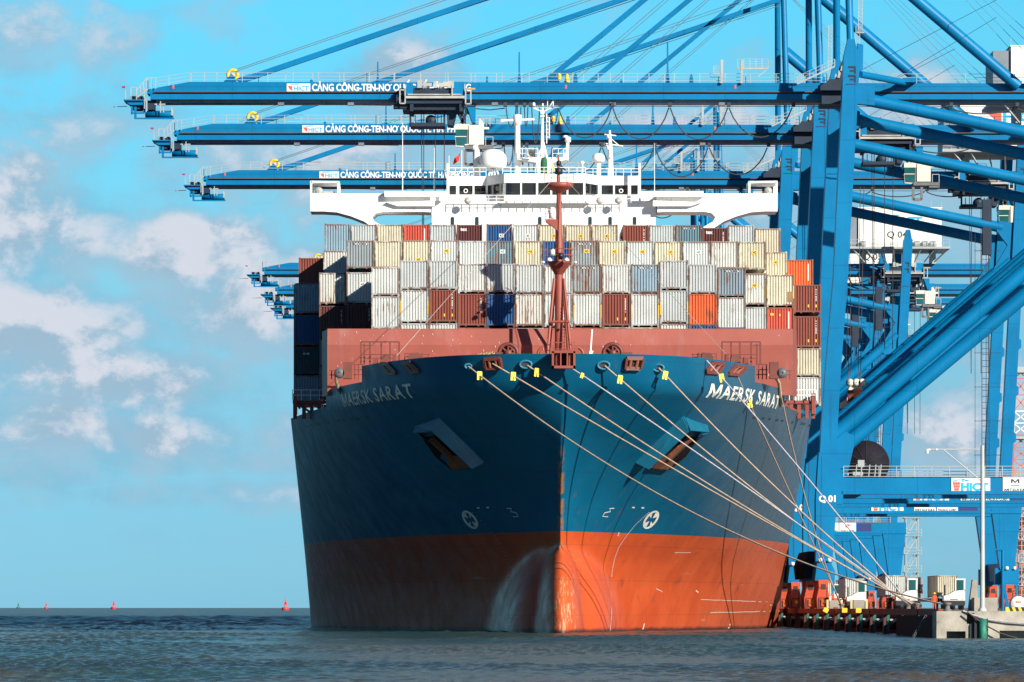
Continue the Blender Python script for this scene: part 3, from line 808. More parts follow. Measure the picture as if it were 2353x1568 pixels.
mb.bar((mxc - 1.25, D_, MZ(409)), (mxc + 1.25, D_, MZ(409)), .04); mb.bar((mxc - 1.25, D_, MZ(399)), (mxc + 1.25, D_, MZ(399)), .04)
mb.build("platform_railing", M_MAST, ship, mast); mb = MB()
for s in (-1, 1): mb.bar((mxc + s * .45, D_ - .6, 20.4), (mxc + s * .45, D_ - .6, MZ(735)), .04)
for i in range(26): mb.bar((mxc + .3, D_ - .62, 20.7 + i * .28), (mxc + .52, D_ - .62, 20.7 + i * .28), .03)
for v in (790, 805, 818): mb.bar((mxc - 1.0, D_ - 1.8, MZ(v)), (mxc + 1.3, D_ - 1.8, MZ(v)), .05)
for u in (-1.0, -.4, .4, .9, 1.3): mb.bar((mxc + u, D_ - 1.8, 20.4), (mxc + u, D_ - 1.8, MZ(782)), .05)
mb.build("mast_ladder", M_MAST, ship, mast)
mb = MB()
for s, uv in ((-1, (912, 826)), (1, (1667, 822))):
    mb.tube([(mxc, D_, MZ(396)), hull_hit_off(*uv, -.4) + Vector((0, 0, .3))], .025, 4)
mb.each("mast_stay", M_GREY, ship, mast)
mb = MB()   # upper light platform
mb.lathe((mxc, D_, MZ(446)), [(.22, 0), (.3, .1), (1.1, (446 - 432) * D_ / F), (1.22, (446 - 430) * D_ / F), (1.24, (446 - 421) * D_ / F), (.1, (446 - 421) * D_ / F)], 12)
mb.build("light_platform", M_MAST, ship, mast)
mb = MB()   # side bracket with a lamp
mb.prism([(PX(1253, D_), MZ(505)), (PX(1281, D_), MZ(505)), (PX(1281, D_), MZ(532)), (PX(1272, D_), MZ(522)), (PX(1254, D_), MZ(511))], D_ - .5, D_ + .5)
for u in (1253, 1263): mb.bar(P(u, 505, D_ - .5), P(u, 478, D_ - .5), .05)
mb.bar(P(1253, 478, D_ - .5), P(1266, 480, D_ - .5), .05); mb.bar(P(1253, 491, D_ - .5), P(1268, 491, D_ - .5), .04)
mb.build("lamp_bracket", M_MAST, ship, mast)
mb = MB(); mb.lathe(P(1269, 503, D_), [(.05, 0), (.3, .05), (.32, .6), (.2, .95), (.05, 1.0)], 10)
for u in (1262.5, 1302):
    mb.lathe(P(u, 601, D_ - 1.5), [(.04, 0), (.22, .02), (.25, .14), (.1, .3), (.02, .32)], 10)
mb.lathe(P(1269.5, 588, D_ - 1.0), [(.05, 0), (.2, .05), (.2, .5), (.05, .6)], 8)
for u in (1248, 1322): mb.lathe(P(u, 603, D_ - .5), [(.02, -.12), (.13, -.05), (.13, .05), (.02, .12)], 8)
mb.each("mast_lamp", M_WHITE, ship, mast)
mb = MB(); mb.lathe(P(1284, 402, D_), [(.05, 0), (.32, .05), (.32, .55), (.05, .6)], 8); mb.lathe(P(1284, 382, D_), [(.05, 0), (.2, .05), (.2, .4), (.05, .5)], 8); mb.bar(P(1276, 396, D_), P(1293, 396, D_), .25)
mb.lathe(P(1289, 588, D_ - 1.6), [(.03, -.25), (.22, -.2), (.3, .3)], 10, 'y')
mb.each("signal_lantern", M_BLACK, ship, mast)

# ---- bridge
DB = 484.0
def bz(v): return PZ(v, DB)
def bx_(u): return PX(u, DB)
UC = 1249.0
def mw(pts): return [(2 * UC - u, v) for u, v in pts]
wing = [(715, 450), (990, 450), (990, 493), (975, 492), (882, 492), (866, 495), (857, 504), (862, 514), (880, 524), (905, 540), (885, 545), (860, 529), (838, 514), (808, 502), (775, 493), (745, 491), (715, 491)]
for fl in ((lambda p: p), mw):
    mb = MB(); mb.prism([(bx_(u), bz(v)) for u, v in fl(wing)], DB - 2.6, DB + 1.5)
    bwg = mb.build("bridge_wing", M_WHITE, ship)
    mb = MB()
    # end frame: an open box of slender posts
    for (a, b) in (((717, 450), (717, 422)), ((779, 450), (779, 424)), ((717, 423), (779, 424))):
        (p0,), (p1,) = fl([a]), fl([b])
        for dy in (-2.4, 1.3): mb.bar(P(*p0, DB) + Vector((0, dy, 0)), P(*p1, DB) + Vector((0, dy, 0)), .2)
    for a in ((717, 423), (779, 424)):
        (p0,) = fl([a]); mb.bar(P(*p0, DB) + Vector((0, -2.4, 0)), P(*p0, DB) + Vector((0, 1.3, 0)), .2)
    (p0,), (p1,) = fl([(717, 424)]), fl([(779, 424)])
    mb.box(bx_(p0[0]), bx_(p1[0]), DB - 2.4, DB + 1.3, bz(427), bz(424.5))
    mb.build("wing_shelter", M_WHITE, ship, bwg)
    mb = MB(); (c0,) = fl([(733, 440)]); mb.lathe(P(*c0, DB - 2), [(.05, -.3), (.4, -.25), (.4, .25), (.05, .3)], 12, 'y'); mb.box(bx_(fl([(745, 0)])[0][0]), bx_(fl([(770, 0)])[0][0]), DB - 2, DB - 1.4, bz(449), bz(444)); mb.build("searchlight", M_GREY, ship, bwg)
    mb = MB(); q_ = fl([(885, 0), (1028, 0)]); mb.box(bx_(q_[0][0]), bx_(q_[1][0]), DB - 3.4, DB - 2.6, bz(459), bz(446))
    q_ = fl([(905, 0), (995, 0)])
    pts = fl([(888, 471), (1000, 467), (1000, 480), (915, 480)])
    mb.prism([(bx_(u), bz(v)) for u, v in pts], DB - 3.1, DB - 2.6)
    mb.build("wing_walkway", M_WHITE, ship, bwg)
# accommodation block and its front
mb = MB(); mb.box(bx_(993), bx_(1505), DB - 1.8, DB + 16, 19.35, bz(466)); mb.box(bx_(885), bx_(1613), DB - .2, DB + 10, bz(462), bz(448))
acc = mb.build("accommodation_block", M_WHITE, ship)
mb = MB(); mb.box(bx_(1147), bx_(1352), DB - 2.5, DB - 1.8, bz(473), bz(468)); mb.build("ledge", M_WHITE, ship, acc)
for (u, dk) in ((1040, 1), (1096, 1), (1145, 0), (1240, 1), (1355, 1), (1401, 1), (1457, 1)):
    mb = MB(); a, b = bx_(u - 4), bx_(u + 4); c0, c1 = bz(520), bz(502)
    mb.prism([(a, c0), (b, c0), (b, c1 - .08), (b - .08, c1), (a + .08, c1), (a, c1 - .08)], DB - 1.84, DB - 1.7)
    mb.build("cabin_window", mat("window_dark", (.03, .045, .05), .15) if dk else M_WHITE, ship, acc)
# wheelhouse: seven-facet front, windows set in
front_ = [(1029, 2.0), (1117, 2.0), (1158, -1.2), (1343, -1.2), (1376, 1.4), (1469, 1.4)]
pts3 = [(bx_(u), DB - 1.0 + d) for u, d in front_]
zb_, zw0, zw1, zt_ = bz(467), bz(453), bz(425.5), bz(404)
mb = MB(); tilt = .25
for (x0, y0), (x1, y1) in zip(pts3, pts3[1:]):
    for z0, z1, t0, t1 in ((zb_, zw0, 0, 0), (zw1, zt_, -tilt, -tilt)):
        mb.quad((x0, y0 + t0, z0), (x1, y1 + t0, z0), (x1, y1 + t1, z1), (x0, y0 + t1, z1))
    mb.quad((x0, y0 - tilt, zw1), (x1, y1 - tilt, zw1), (x1, y1 + .2, zw1), (x0, y0 + .2, zw1))
    mb.quad((x0, y0, zw0), (x1, y1, zw0), (x1, y1 + .3, zw0), (x0, y0 + .3, zw0))
n_ = len(pts3)
roof = [(x, y - tilt) for x, y in pts3] + [(pts3[-1][0], DB + 9), (pts3[0][0], DB + 9)]
mb.add([(x, y, zt_) for x, y in roof], [tuple(range(len(roof)))])
for x, y in (pts3[0], pts3[-1]): mb.quad((x, y, zb_), (x, DB + 9, zb_), (x, DB + 9, zt_), (x, y, zt_))
mb.quad((pts3[0][0], DB + 9, zb_), (pts3[-1][0], DB + 9, zb_), (pts3[-1][0], DB + 9, zt_), (pts3[0][0], DB + 9, zt_))
wh = mb.build("wheelhouse", M_WHITE, ship, cleanup=False)
def yfront(u):
    for (u0, d0), (u1, d1) in zip(front_, front_[1:]):
        if u <= u1: return DB - 1.0 + lerp(d0, d1, (u - u0) / (u1 - u0))
    return DB - 1.0 + front_[-1][1]
WIN = [(1033, 1048), (1055, 1086), (1090, 1116), (1121, 1155), (1162, 1195), (1199, 1231), (1236, 1264), (1268, 1301), (1305, 1339), (1344, 1374), (1382, 1409), (1413, 1443), (1450, 1466)]
for (a, b) in WIN:
    mb = MB(); ya, yb_ = yfront(a + .5), yfront(b - .5)
    mb.quad((bx_(a), ya + .12, zw0), (bx_(b), yb_ + .12, zw0), (bx_(b), yb_ + .12 - tilt, zw1), (bx_(a), ya + .12 - tilt, zw1))
    mb.build("bridge_window", M_GLASS, ship, wh)
mb = MB()
edges = [1030] + [(WIN[i][1] + WIN[i + 1][0]) / 2 for i in range(len(WIN) - 1)] + [1468]
wd = [2.4] + [(WIN[i + 1][0] - WIN[i][1]) / 2 for i in range(len(WIN) - 1)] + [2.2]
for u, h_ in zip(edges, wd):
    a, b = u - h_, u + h_
    ya, yb_ = yfront(max(1029, a)), yfront(min(1469, b))
    for dy in (0,):
        mb.add([(bx_(a), ya, zw0), (bx_(b), yb_, zw0), (bx_(b), yb_ - tilt, zw1), (bx_(a), ya - tilt, zw1), (bx_(a), ya + .25, zw0), (bx_(b), yb_ + .25, zw0), (bx_(b), yb_ - tilt + .25, zw1), (bx_(a), ya - tilt + .25, zw1)],
               [(0, 1, 2, 3), (1, 5, 6, 2), (4, 0, 3, 7)])
mb.each("window_mullion", M_WHITE, ship, wh)
mb = MB()
for u in (1070, 1427):
    mb.tube([P(u + 4.2 * math.cos(a * .5236), 439 + 4.2 * math.sin(a * .5236), yfront(u) - .18) for a in range(13)], .05, 5, caps=False)
mb.each("clear_view_ring", M_WHITE, ship, wh)
mb = MB()   # white railings: front walkway and roof
def rail(u0, u1, v0, h_, D, n, w_=.055, levels=(1, .55)):
    for i in range(n + 1):
        u = lerp(u0, u1, i / n); mb.bar(P(u, v0, D), P(u, v0 - h_, D), w_)
    for l in levels: mb.bar(P(u0, v0 - h_ * l, D), P(u1, v0 - h_ * l, D), w_)
rail(1050, 1450, 467, 18, DB - 3.2, 22); rail(1032, 1117, 405, 19, DB + 1, 6); rail(1155, 1345, 404, 19, DB - 1.6, 10); rail(1345, 1468, 405, 17, DB + .5, 7)
for u in (1029, 1470): mb.bar(P(u, 466, DB - 1.5), P(u, 376, DB - 1.5), .22)
mb.bar(P(1032, 402, DB - 1), P(1032, 358, DB - 1), .05)
mb.build("bridge_railing", M_WHITE, ship)
# flood lights under the windows
mb = MB()
for u in (1075, 1378, 1422):
    mb.lathe(P(u, 461, DB - 3.3), [(.05, -.1), (.33, -.1), (.36, .1), (.1, .35)], 10, 'y')
mb.each("floodlight", M_GREY, ship)
# masts, radar, domes
mb = MB(); D_ = DB + 3
mb.tube([P(1189, 404, D_), P(1189, 284, D_)], [.33, .27], 10); mb.lathe(P(1189, 288, D_), [(.05, 0), (.4, .05), (.4, 1.0), (.05, 1.1)], 10)
mb.tube([P(1246, 372, D_), P(1246, 305, D_), P(1247, 238, D_)], [.22, .17, .08], 8)
for s in (-1, 1): mb.tube([P(1246 + s * 13, 372, D_), P(1248, 327, D_)], .12, 7); mb.tube([P(1248 + s * 9, 372, D_ + 1), P(1248, 330, D_)], .1, 6)
mb.tube([P(1262, 318, D_), P(1262, 270, D_)], .07, 6); mb.tube([P(1256, 330, D_), P(1256, 262, D_)], .06, 6)
for i in range(6): mb.bar(P(1256, 270 + i * 9, D_), P(1262, 270 + i * 9, D_), .05)
mb.bar(P(1224, 247, D_), P(1285, 247, D_), .10); mb.bar(P(1226, 248, D_), P(1246, 257, D_), .1); mb.bar(P(1248, 257, D_), P(1272, 246, D_), .1)
mb.tube([P(1271, 246, D_), P(1271, 226, D_)], .06, 6); mb.tube([P(1258, 250, D_), P(1258, 230, D_)], .05, 6); mb.bar(P(1263, 246, D_), P(1270, 234, D_), .08)
mb.lathe(P(1226.5, 247, D_), [(.03, 0), (.17, .05), (.15, .4), (.03, .5)], 8); mb.lathe(P(1262, 318, D_), [(.03, 0), (.15, 0)], 6)
for v in (262, 270): mb.box(bx_(1243), bx_(1252), D_ - .3, D_ + .3, PZ(v, D_), PZ(v - 4, D_))
mb.bar(P(1303, 370, D_), P(1305, 318, D_), .3); mb.lathe(P(1305, 328, D_), [(.05, 0), (.3, .05), (.3, .5), (.05, .6)], 10); mb.lathe(P(1299, 317, D_), [(.05, 0), (.25, .03), (.25, .2), (.05, .25)], 8)
mb.bar(P(1292, 370, D_), P(1304, 343, D_), .16)
mb.bar(P(1190, 366, D_), P(1306, 366, D_), .35, .3)
mb.prism([(PX(1187, D_), PZ(368, D_)), (PX(1307, D_), PZ(368, D_)), (PX(1270, D_), PZ(376, D_)), (PX(1262, D_), PZ(404, D_)), (PX(1236, D_), PZ(404, D_)), (PX(1232, D_), PZ(376, D_))], D_ - 1, D_ + 1)
for u in (1190, 1200, 1212, 1224, 1236, 1270, 1283, 1295): mb.bar(P(u, 365, D_ - 1), P(u, 342, D_ - 1), .05)
mb.bar(P(1190, 342, D_ - 1), P(1236, 342, D_ - 1), .05); mb.bar(P(1270, 342, D_ - 1), P(1303, 342, D_ - 1), .05); mb.bar(P(1190, 353, D_ - 1), P(1236, 353, D_ - 1), .04); mb.bar(P(1270, 353, D_ - 1), P(1303, 353, D_ - 1), .04)
rm = mb.build("radar_mast", M_WHITE, ship)
mb = MB(); mb.bar(P(1151, 277.5, D_), P(1228, 274.5, D_), .25, .2); mb.build("radar_scanner", M_WHITE, ship, rm)
mb = MB(); mb.lathe(P(1220, 354, D_ - 1.2), [(.05, .3), (.3, -.1), (.42, -.5)], 12, 'y'); mb.build("horn", M_GREY, ship, rm)
mb = MB()
mb.tube([P(1403, 405, D_), P(1402, 335, D_), P(1401, 300, D_)], [.33, .22, .1], 10)
mb.bar(P(1389, 309, D_), P(1416, 312, D_), .09); mb.bar(P(1392, 330, D_), P(1432, 336, D_), .09); mb.bar(P(1403, 318, D_), P(1424, 336, D_), .07); mb.bar(P(1394, 333, D_), P(1402, 345, D_), .1)
for v in (318, 345, 355, 364): mb.lathe(P(1398 + (v % 3) * 4, v, D_ - .3), [(.03, 0), (.2, .02), (.2, .35), (.03, .4)], 8)
mb.build("signal_mast", M_WHITE, ship)
mb = MB(); mb.tube([P(1095, 405, D_), P(1095, 345, D_), P(1094, 325, D_)], [.38, .3, .15], 10); mb.bar(P(1068, 333, D_), P(1095, 330, D_), .09); mb.lathe(P(1090, 345, D_), [(.05, 0), (.25, .03), (.25, .4), (.05, .5)], 8)
mb.build("signal_mast", M_WHITE, ship)
mb = MB()   # big satellite dome on legs
Dd = DB + 2
mb.lathe(P(1133, 386, Dd), [(.3, -.02), (1.25, 0), (1.34, .35), (1.36, .9), (1.25, 1.25), (1.0, 1.55), (.6, 1.78), (.02, 1.86)], 20)
dm = mb.build("satellite_dome", M_WHITE, ship)
mb = MB()
for s in (-10, -3, 4, 13): mb.bar(P(1133 + s * .45, 386, Dd), P(1133 + s, 404, Dd - .5), .13)
mb.build("dome_leg", M_WHITE, ship, dm)
for (u, v0, v1, r_, v2) in ((1375, 372, 352, .62, 405), (1108, 385, 373, .5, 396), (1338, 376, 370, .2, 404)):
    mb = MB(); h_ = (v0 - v1) * Dd / F
    mb.lathe(P(u, v0, Dd), [(.15, -.05), (r_, 0), (r_ * 1.05, h_ * .4), (r_ * .9, h_ * .75), (r_ * .5, h_ * .95), (.02, h_)], 16)
    mb.tube([P(u, v2, Dd), P(u, v0, Dd)], r_ * .42, 8); mb.build("small_dome", M_WHITE, ship)
mb = MB(); mb.lathe(P(1250, 401, Dd - 2), [(.05, 0), (.35, .05), (.35, 1.2), (.25, 1.6), (.05, 1.7)], 10); mb.build("compass_cover", mat("green_canvas", (.02, .13, .06), .8), ship)
mb = MB()   # courtesy flag
vs = []; nx_, nz_ = 6, 6
for i in range(nx_ + 1):
    for j in range(nz_ + 1):
        a, b = i / nx_, j / nz_
        uu = lerp(1057, 1044, a) - 2 * b * a; vv = 352 + b * 16 + a * 13 + math.sin(a * 5 + b) * .8
        vs.append(P(uu - 1.5 * b, vv, Dd + .25 * math.sin(a * 6 + b * 3)))
mb.add(vs, [(i * 7 + j, i * 7 + j + 1, (i + 1) * 7 + j + 1, (i + 1) * 7 + j) for i in range(6) for j in range(6)], True)
mb.build("flag", mat("flag_red", (.55, .035, .02), .8, var=.1), ship)
mb = MB(); mb.tube([P(1061, 404, Dd), P(1061, 345, Dd)], .035, 5); mb.tube([P(925, 450, DB - 1), P(925, 282, DB - 1)], [.06, .03], 5); mb.tube([P(997.5, 450, DB), P(998, 340, DB)], [.05, .03], 5); mb.tube([P(1504, 450, DB), P(1504, 330, DB)], [.04, .02], 5)
mb.each("whip_aerial", M_WHITE, ship)

# lashing bridge and rails under the outboard stacks
for sd in (-1, 1):
    xo = 6.7 + sd * 22.0 - (.5 if sd > 0 else -.1)
    mb = MB()
    for dx_ in (-1.4, -.6, .1, .8, 1.35):
        mb.box(xo + dx_ - .16, xo + dx_ + .16, 437.8, 438.5, 18.9, PZ(930, 438))
    mb.box(xo - 1.6, xo + 1.5, 437.8, 438.6, PZ(928, 438), PZ(921, 438)); mb.bar((xo - 1.4, 437.7, PZ(926, 438)), (xo + .1, 437.7, 19.4), .2)
    mb.box(xo + 1.2 * sd, xo + 1.55 * sd, 437.5, 438.6, 19.3, PZ(905, 438))
    mb.build("stack_support", mat("support_red", (.26, .055, .035), .6, var=.2, rust=.3), ship)
    mb = MB()
    for dx_ in (-1.6, -.8, 0, .8, 1.6):
        mb.bar((xo + dx_, 437.4, PZ(921, 438)), (xo + dx_, 437.4, PZ(897, 438)), .06)
    for v in (897, 909): mb.bar((xo - 1.6, 437.4, PZ(v, 438)), (xo + 1.6, 437.4, PZ(v, 438)), .06)
    mb.build("white_railing", M_WHITE, ship)
# ------------------------------------------------------------------ the containers on board
CXC, PITCH = 6.7, 2.5
BAY = {0: 426.0, 1: 439.0, 2: 452.0, 3: 465.5}
PAINT = {}
def cpaint(key):
    if key in PAINT: return PAINT[key]
    T = {'white': ((.58, .595, .56), .22, 'white'), 'pale': ((.49, .515, .495), .20, 'pale grey'), 'cream': ((.60, .55, .41), .30, 'cream'),
         'rusty': ((.60, .59, .53), .55, 'rusty white'), 'grey': ((.30, .33, .33), .45, 'grey'), 'slate': ((.24, .30, .34), .28, 'slate grey'),
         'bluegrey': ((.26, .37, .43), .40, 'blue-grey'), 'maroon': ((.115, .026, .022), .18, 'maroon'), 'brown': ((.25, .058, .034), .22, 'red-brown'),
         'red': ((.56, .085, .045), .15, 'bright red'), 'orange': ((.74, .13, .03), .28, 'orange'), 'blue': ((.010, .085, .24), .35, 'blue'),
         'navy': ((.012, .05, .16), .2, 'navy'), 'green': ((.022, .06, .06), .2, 'dark green'), 'teal': ((.13, .23, .27), .55, 'worn teal')}
    base, rust, word = T[key]
    body = mat("container_" + key, base, .55, var=.08, vs=.5, rust=rust, rustc=(.26, .10, .035), streak=7, rs=.8, perobj=True, pale=.0)
    fr = mat("container_frame_" + key, tuple(b * .62 + .03 for b in base), .6, var=.2, vs=.8, rust=min(1.3, rust + .75), rustc=(.17, .065, .03), streak=1.5, rs=1.2, perobj=True)
    PAINT[key] = (body, fr, word); return PAINT[key]
_cm = {}
def container_meshes(H):
    if H in _cm: return _cm[H]
    W2, Ln = 1.219, 12.19
    pw = .115
    f = MB()
    for s in (-1, 1): f.box(s * W2, s * (W2 - pw), 0, .16, .06, H - .04); f.box(s * W2, s * (W2 - pw), Ln - .16, Ln, .06, H - .04)
    for y0, y1 in ((0, .13), (Ln - .13, Ln)):
        f.box(-W2 + pw, W2 - pw, y0 + .015, y1, H - .15, H - .05)
        f.box(-W2 + pw, W2 - pw, y0 + .015, y1, .13, .27)
        for s in (-1, 1):
            f.box(s * (W2 + .004), s * (W2 - .17), y0 - .01 if y0 == 0 else y1 - .17, y0 + .17 if y0 == 0 else y1 + .01, 0, .12)
            f.box(s * (W2 + .004), s * (W2 - .17), y0 - .01 if y0 == 0 else y1 - .17, y0 + .17 if y0 == 0 else y1 + .01, H - .11, H)
            f.prism([(s * .55 - .1, .125), (s * .55 + .1, .125), (s * .55 + .06, .04), (s * .55 - .06, .04)], y0 + .03, y1)
    for s in (-1, 1):
        for z0, z1 in ((.06, .2), (H - .1, H - .02)): f.box(s * (W2 - .01), s * (W2 - .09), .17, Ln - .17, z0, z1)
    # corrugated end: nine trapezoid waves
    e = MB(); x = -W2 + pw; n = 9; per = (2 * (W2 - pw)) / n; pts = []
    for i in range(n):
        a = x + i * per
        pts += [(a, .035), (a + per * .50, .035), (a + per * .60, .135), (a + per * .90, .135)]
    pts.append((x + n * per, .045))
    vs = [(px_, py_, zz) for zz in (.26, H - .14) for px_, py_ in pts]; m = len(pts)
    e.add(vs, [(i, i + 1, m + i + 1, m + i) for i in range(m - 1)])
    sh = MB()
    sh.box(-W2 + .02, W2 - .02, .14, Ln - .03, .14, H - .03)
    def me(mb_, nm):
        o = mb_.build(nm, M_BLACK); d = o.data; bpy.data.objects.remove(o); return d
    _cm[H] = (me(f, "frame"), me(e, "end_wall"), me(sh, "side_shell")); return _cm[H]
LABEL_PLATES = {}
M_PLATE_Y = mat("label_yellow", (.80, .50, .05), .6); M_PLATE_W = mat("label_white", (.78, .76, .70), .6); M_INK = mat("label_ink", (.015, .015, .018), .6)
M_MARKW = mat("marking_white", (.72, .72, .68), .6)
def part_at(mb_, name, m, root, parent=None, each=False):
    """mesh built in the container's own coordinates"""
    if each:
        n0 = set(bpy.data.objects); mb_.each(name, m)
        for o in set(bpy.data.objects) - n0: o.parent = parent or root
        return
    o = mb_.build(name, m); o.parent = parent or root; return o
def make_container(loc, H, key, label, group, extra=(), patch=None):
    root = thing("shipping_container", label, "container", loc, group)
    body, fr, word = cpaint(key)
    fm, em, sm = container_meshes(H)
    for me_, nm, mt in ((fm, "frame", fr), (em, "end_wall", body), (sm, "side_shell", body)):
        o = bpy.data.objects.new(nm, me_); COL.objects.link(o); o.parent = root
        o.material_slots[0].link = 'OBJECT'; o.material_slots[0].material = mt
    for ex in extra:
        if ex in ('45y', '45w', '45l'):
            z = H * (.62 if ex != '45l' else .32); pm = M_PLATE_W if ex == '45w' else M_PLATE_Y
            b = MB(); b.box(-.02, .42, .015, .04, z - .17, z + .17); pl = part_at(b, "height_label", pm, root)
            b = MB(); add_text(b, "45", .03, .37, z - .12, z + .12, .010, .02); part_at(b, "label_digits", M_INK, root, pl)
        elif ex == 'maersk':
            b = MB(); add_text(b, "MAERSK", -.62, .72, H - .44, H - .26, .035, .03, spacing=1.15); part_at(b, "owner_lettering", M_MARKW, root)
        elif ex == 'tex':
            b = MB(); add_text(b, "tex", -.86, -.22, H - .62, H - .30, .032, .05, spacing=1.1); part_at(b, "owner_lettering", M_MARKW, root)
        elif ex == 'vbar':
            b = MB(); rr = random.Random(len(label))
            z = H - .42
            while z > H * .45: h_ = rr.uniform(.07, .10); b.box(.74, .82, .018, .04, z - h_, z); z -= h_ + rr.choice((.03, .03, .12))
            part_at(b, "serial_strip", M_MARKW, root)
        elif ex == 'wbar':
            b = MB(); b.box(.70, .80, .018, .04, H * .25, H - .4); part_at(b, "serial_strip", M_MARKW, root)
        elif ex == 'ymarks':
            b = MB()
            for x_ in (.1, .78): b.box(x_ - .06, x_ + .06, .018, .045, .55, .8)
            part_at(b, "warning_mark", M_PLATE_Y, root, None, True)
        elif ex == 'ytop':
            b = MB(); b.box(-.9, -.6, .018, .045, H - .75, H - .55); b.box(-.12, .02, .018, .045, H - .8, H - .62); part_at(b, "warning_mark", M_PLATE_Y, root, None, True)
        elif ex == 'ypost':
            b = MB()
            for s in (-1, 1): b.box(s * 1.215, s * 1.13, -.012, .0, .75, 1.9)
            part_at(b, "corner_stripe", M_PLATE_Y, root, None, True)
        elif ex == 'patch':
            b = MB(); b.box(.66, 1.1, .0, .05, .45, 1.35); part_at(b, "plywood_patch", mat("patch_brown", (.30, .17, .07), .7, var=.2, rust=.5), root)
        elif ex == 'sticker':
            b = MB(); b.box(-.35, -.15, .015, .04, H * .72, H * .78); b.box(-.05, .2, .015, .04, H * .72, H * .78); part_at(b, "paper_sticker", M_MARKW, root, None, True)
    return root
ORD = ["first", "second", "third", "fourth", "fifth", "sixth", "seventh", "eighth", "ninth", "tenth", "eleventh", "twelfth", "thirteenth", "fourteenth", "fifteenth", "sixteenth", "seventeenth"]
def vy(y): return 470.6 + .3 * y                      # rows of the two enlarged looks at the stacks
def stow(bay, k, ytop, ybot, key, rowname, n, total, extra=(), grp=None, dxk=0.0, dD=0.0, nm=None):
    D = BAY[bay] + dD
    top = PZ(vy(ytop), D); bot = PZ(vy(ybot), D) if ybot else None
    H = 2.896 if (bot is None or top - bot > 2.75) else 2.591
    word = cpaint(key)[2]
    ob = []
    if any(e.startswith('45') for e in extra): ob.append("with a 45 label")
    if 'tex' in extra: ob.append("lettered tex")
    if 'maersk' in extra: ob.append("with white top lettering")
    if 'patch' in extra: ob.append("with a brown patch")
    if nm: lab = nm
    else:
        pos = (ORD[n] + " from the left") if n <= total // 2 else (ORD[total - 1 - n] + " from the right")
        if pos.startswith("first"): pos = "at the " + pos.split()[-1] + " end"
        lab = f"{word} container {ob[0] + ' ' if ob else ''}{pos} in the {rowname}"
    x = CXC + k * PITCH + dxk
    make_container((x, D + random.uniform(-.04, .04), top - H), H, key, lab, grp or "containers stacked on the ship", extra)
# second row from the bottom and the one above it, nearest bay: thirteen columns each
ROW_A = [(475, 'white', ()), (425, 'pale', ()), (425, 'pale', ()), (450, 'white', ()), (450, 'pale', ()), (455, 'pale', ()), (460, 'white', ()), (455, 'grey', ('maersk',)), (455, 'white', ()), (455, 'bluegrey', ('maersk',)), (425, 'pale', ()), (455, 'pale', ()), (480, 'slate', ('maersk',))]
for i, (y, c, ex) in enumerate(ROW_A): stow(0, i - 6, y, y + 218, c, "fourth row down", i, 13, ex)
ROW_B = [(700, 'white', ()), (650, 'white', ('ypost',)), (650, 'brown', ('vbar', 'ymarks')), (680, 'brown', ('vbar',)), (680, 'blue', ()), (680, 'rusty', ()), (680, 'white', ()), (680, 'white', ('ypost',)), (680, 'brown', ('vbar', 'ymarks')), (680, 'white', ('ypost',)), (655, 'pale', ('ypost',)), (680, 'orange', ()), (707, 'white', ())]
for i, (y, c, ex) in enumerate(ROW_B): stow(0, i - 6, y, y + 246, c, "fifth row down", i, 13, ex)
ROW_C = [(940, 'white'), (906, 'white'), (906, 'white'), (940, 'red'), (940, 'blue'), (943, 'white'), (943, 'pale'), (940, 'red'), (936, 'pale'), (938, 'cream'), (910, 'white'), (912, 'blue'), (936, 'navy')]
for i, (y, c) in enumerate(ROW_C): stow(0, i - 6, y, y + 246, c, "lowest row, just above the red wall", i, 13)
# next bay aft: third row down
ROW_D = [(-7, 272, 'grey', ('maersk',)), (-6, 275, 'cream', ()), (-5, 270, 'cream', ('45l',)), (-4, 270, 'white', ('45y',)), (-3, 275, 'white', ()), (-2, 275, 'teal', ('45w',)), (-1, 275, 'cream', ('45y',)), (0, 275, 'blue', ()), (1, 272, 'grey', ('maersk', '45y')), (2, 275, 'cream', ('45y',)), (3, 277, 'white', ('45y',)), (4, 280, 'cream', ('45y',)), (5, 280, 'white', ('45w',)), (6, 278, 'rusty', ()), (7, 282, 'cream', ('45y',))]
for i, (k, y, c, ex) in enumerate(ROW_D): stow(1, k, y, y + 235, c, "third row down", i, 15, ex)
# top row, farther aft
ROW_E = [(-8, 145, 'bluegrey', ()), (-7, 150, 'pale', ()), (-6, 150, 'cream', ()), (-5, 150, 'red', ('wbar',)), (-4, 152, 'pale', ()), (-3, 152, 'maroon', ('tex',)), (-2, 148, 'blue', ('45w',)), (-1, 150, 'white', ('45w',)), (0, 150, 'cream', ('45y',)), (1, 152, 'cream', ('45y',)), (2, 152, 'cream', ('45y',)), (3, 155, 'brown', ('vbar',)), (4, 155, 'pale', ()), (5, 155, 'teal', ('maersk',)), (6, 175, 'maroon', ('tex', 'vbar')), (7, 155, 'pale', ()), (8, 180, 'cream', ())]
for i, (k, y, c, ex) in enumerate(ROW_E): stow(3, k, y, y + 230, c, "top row", i, 17, ex, dxk=-.32 if k <= -3 else .42 if k >= 3 else 0)
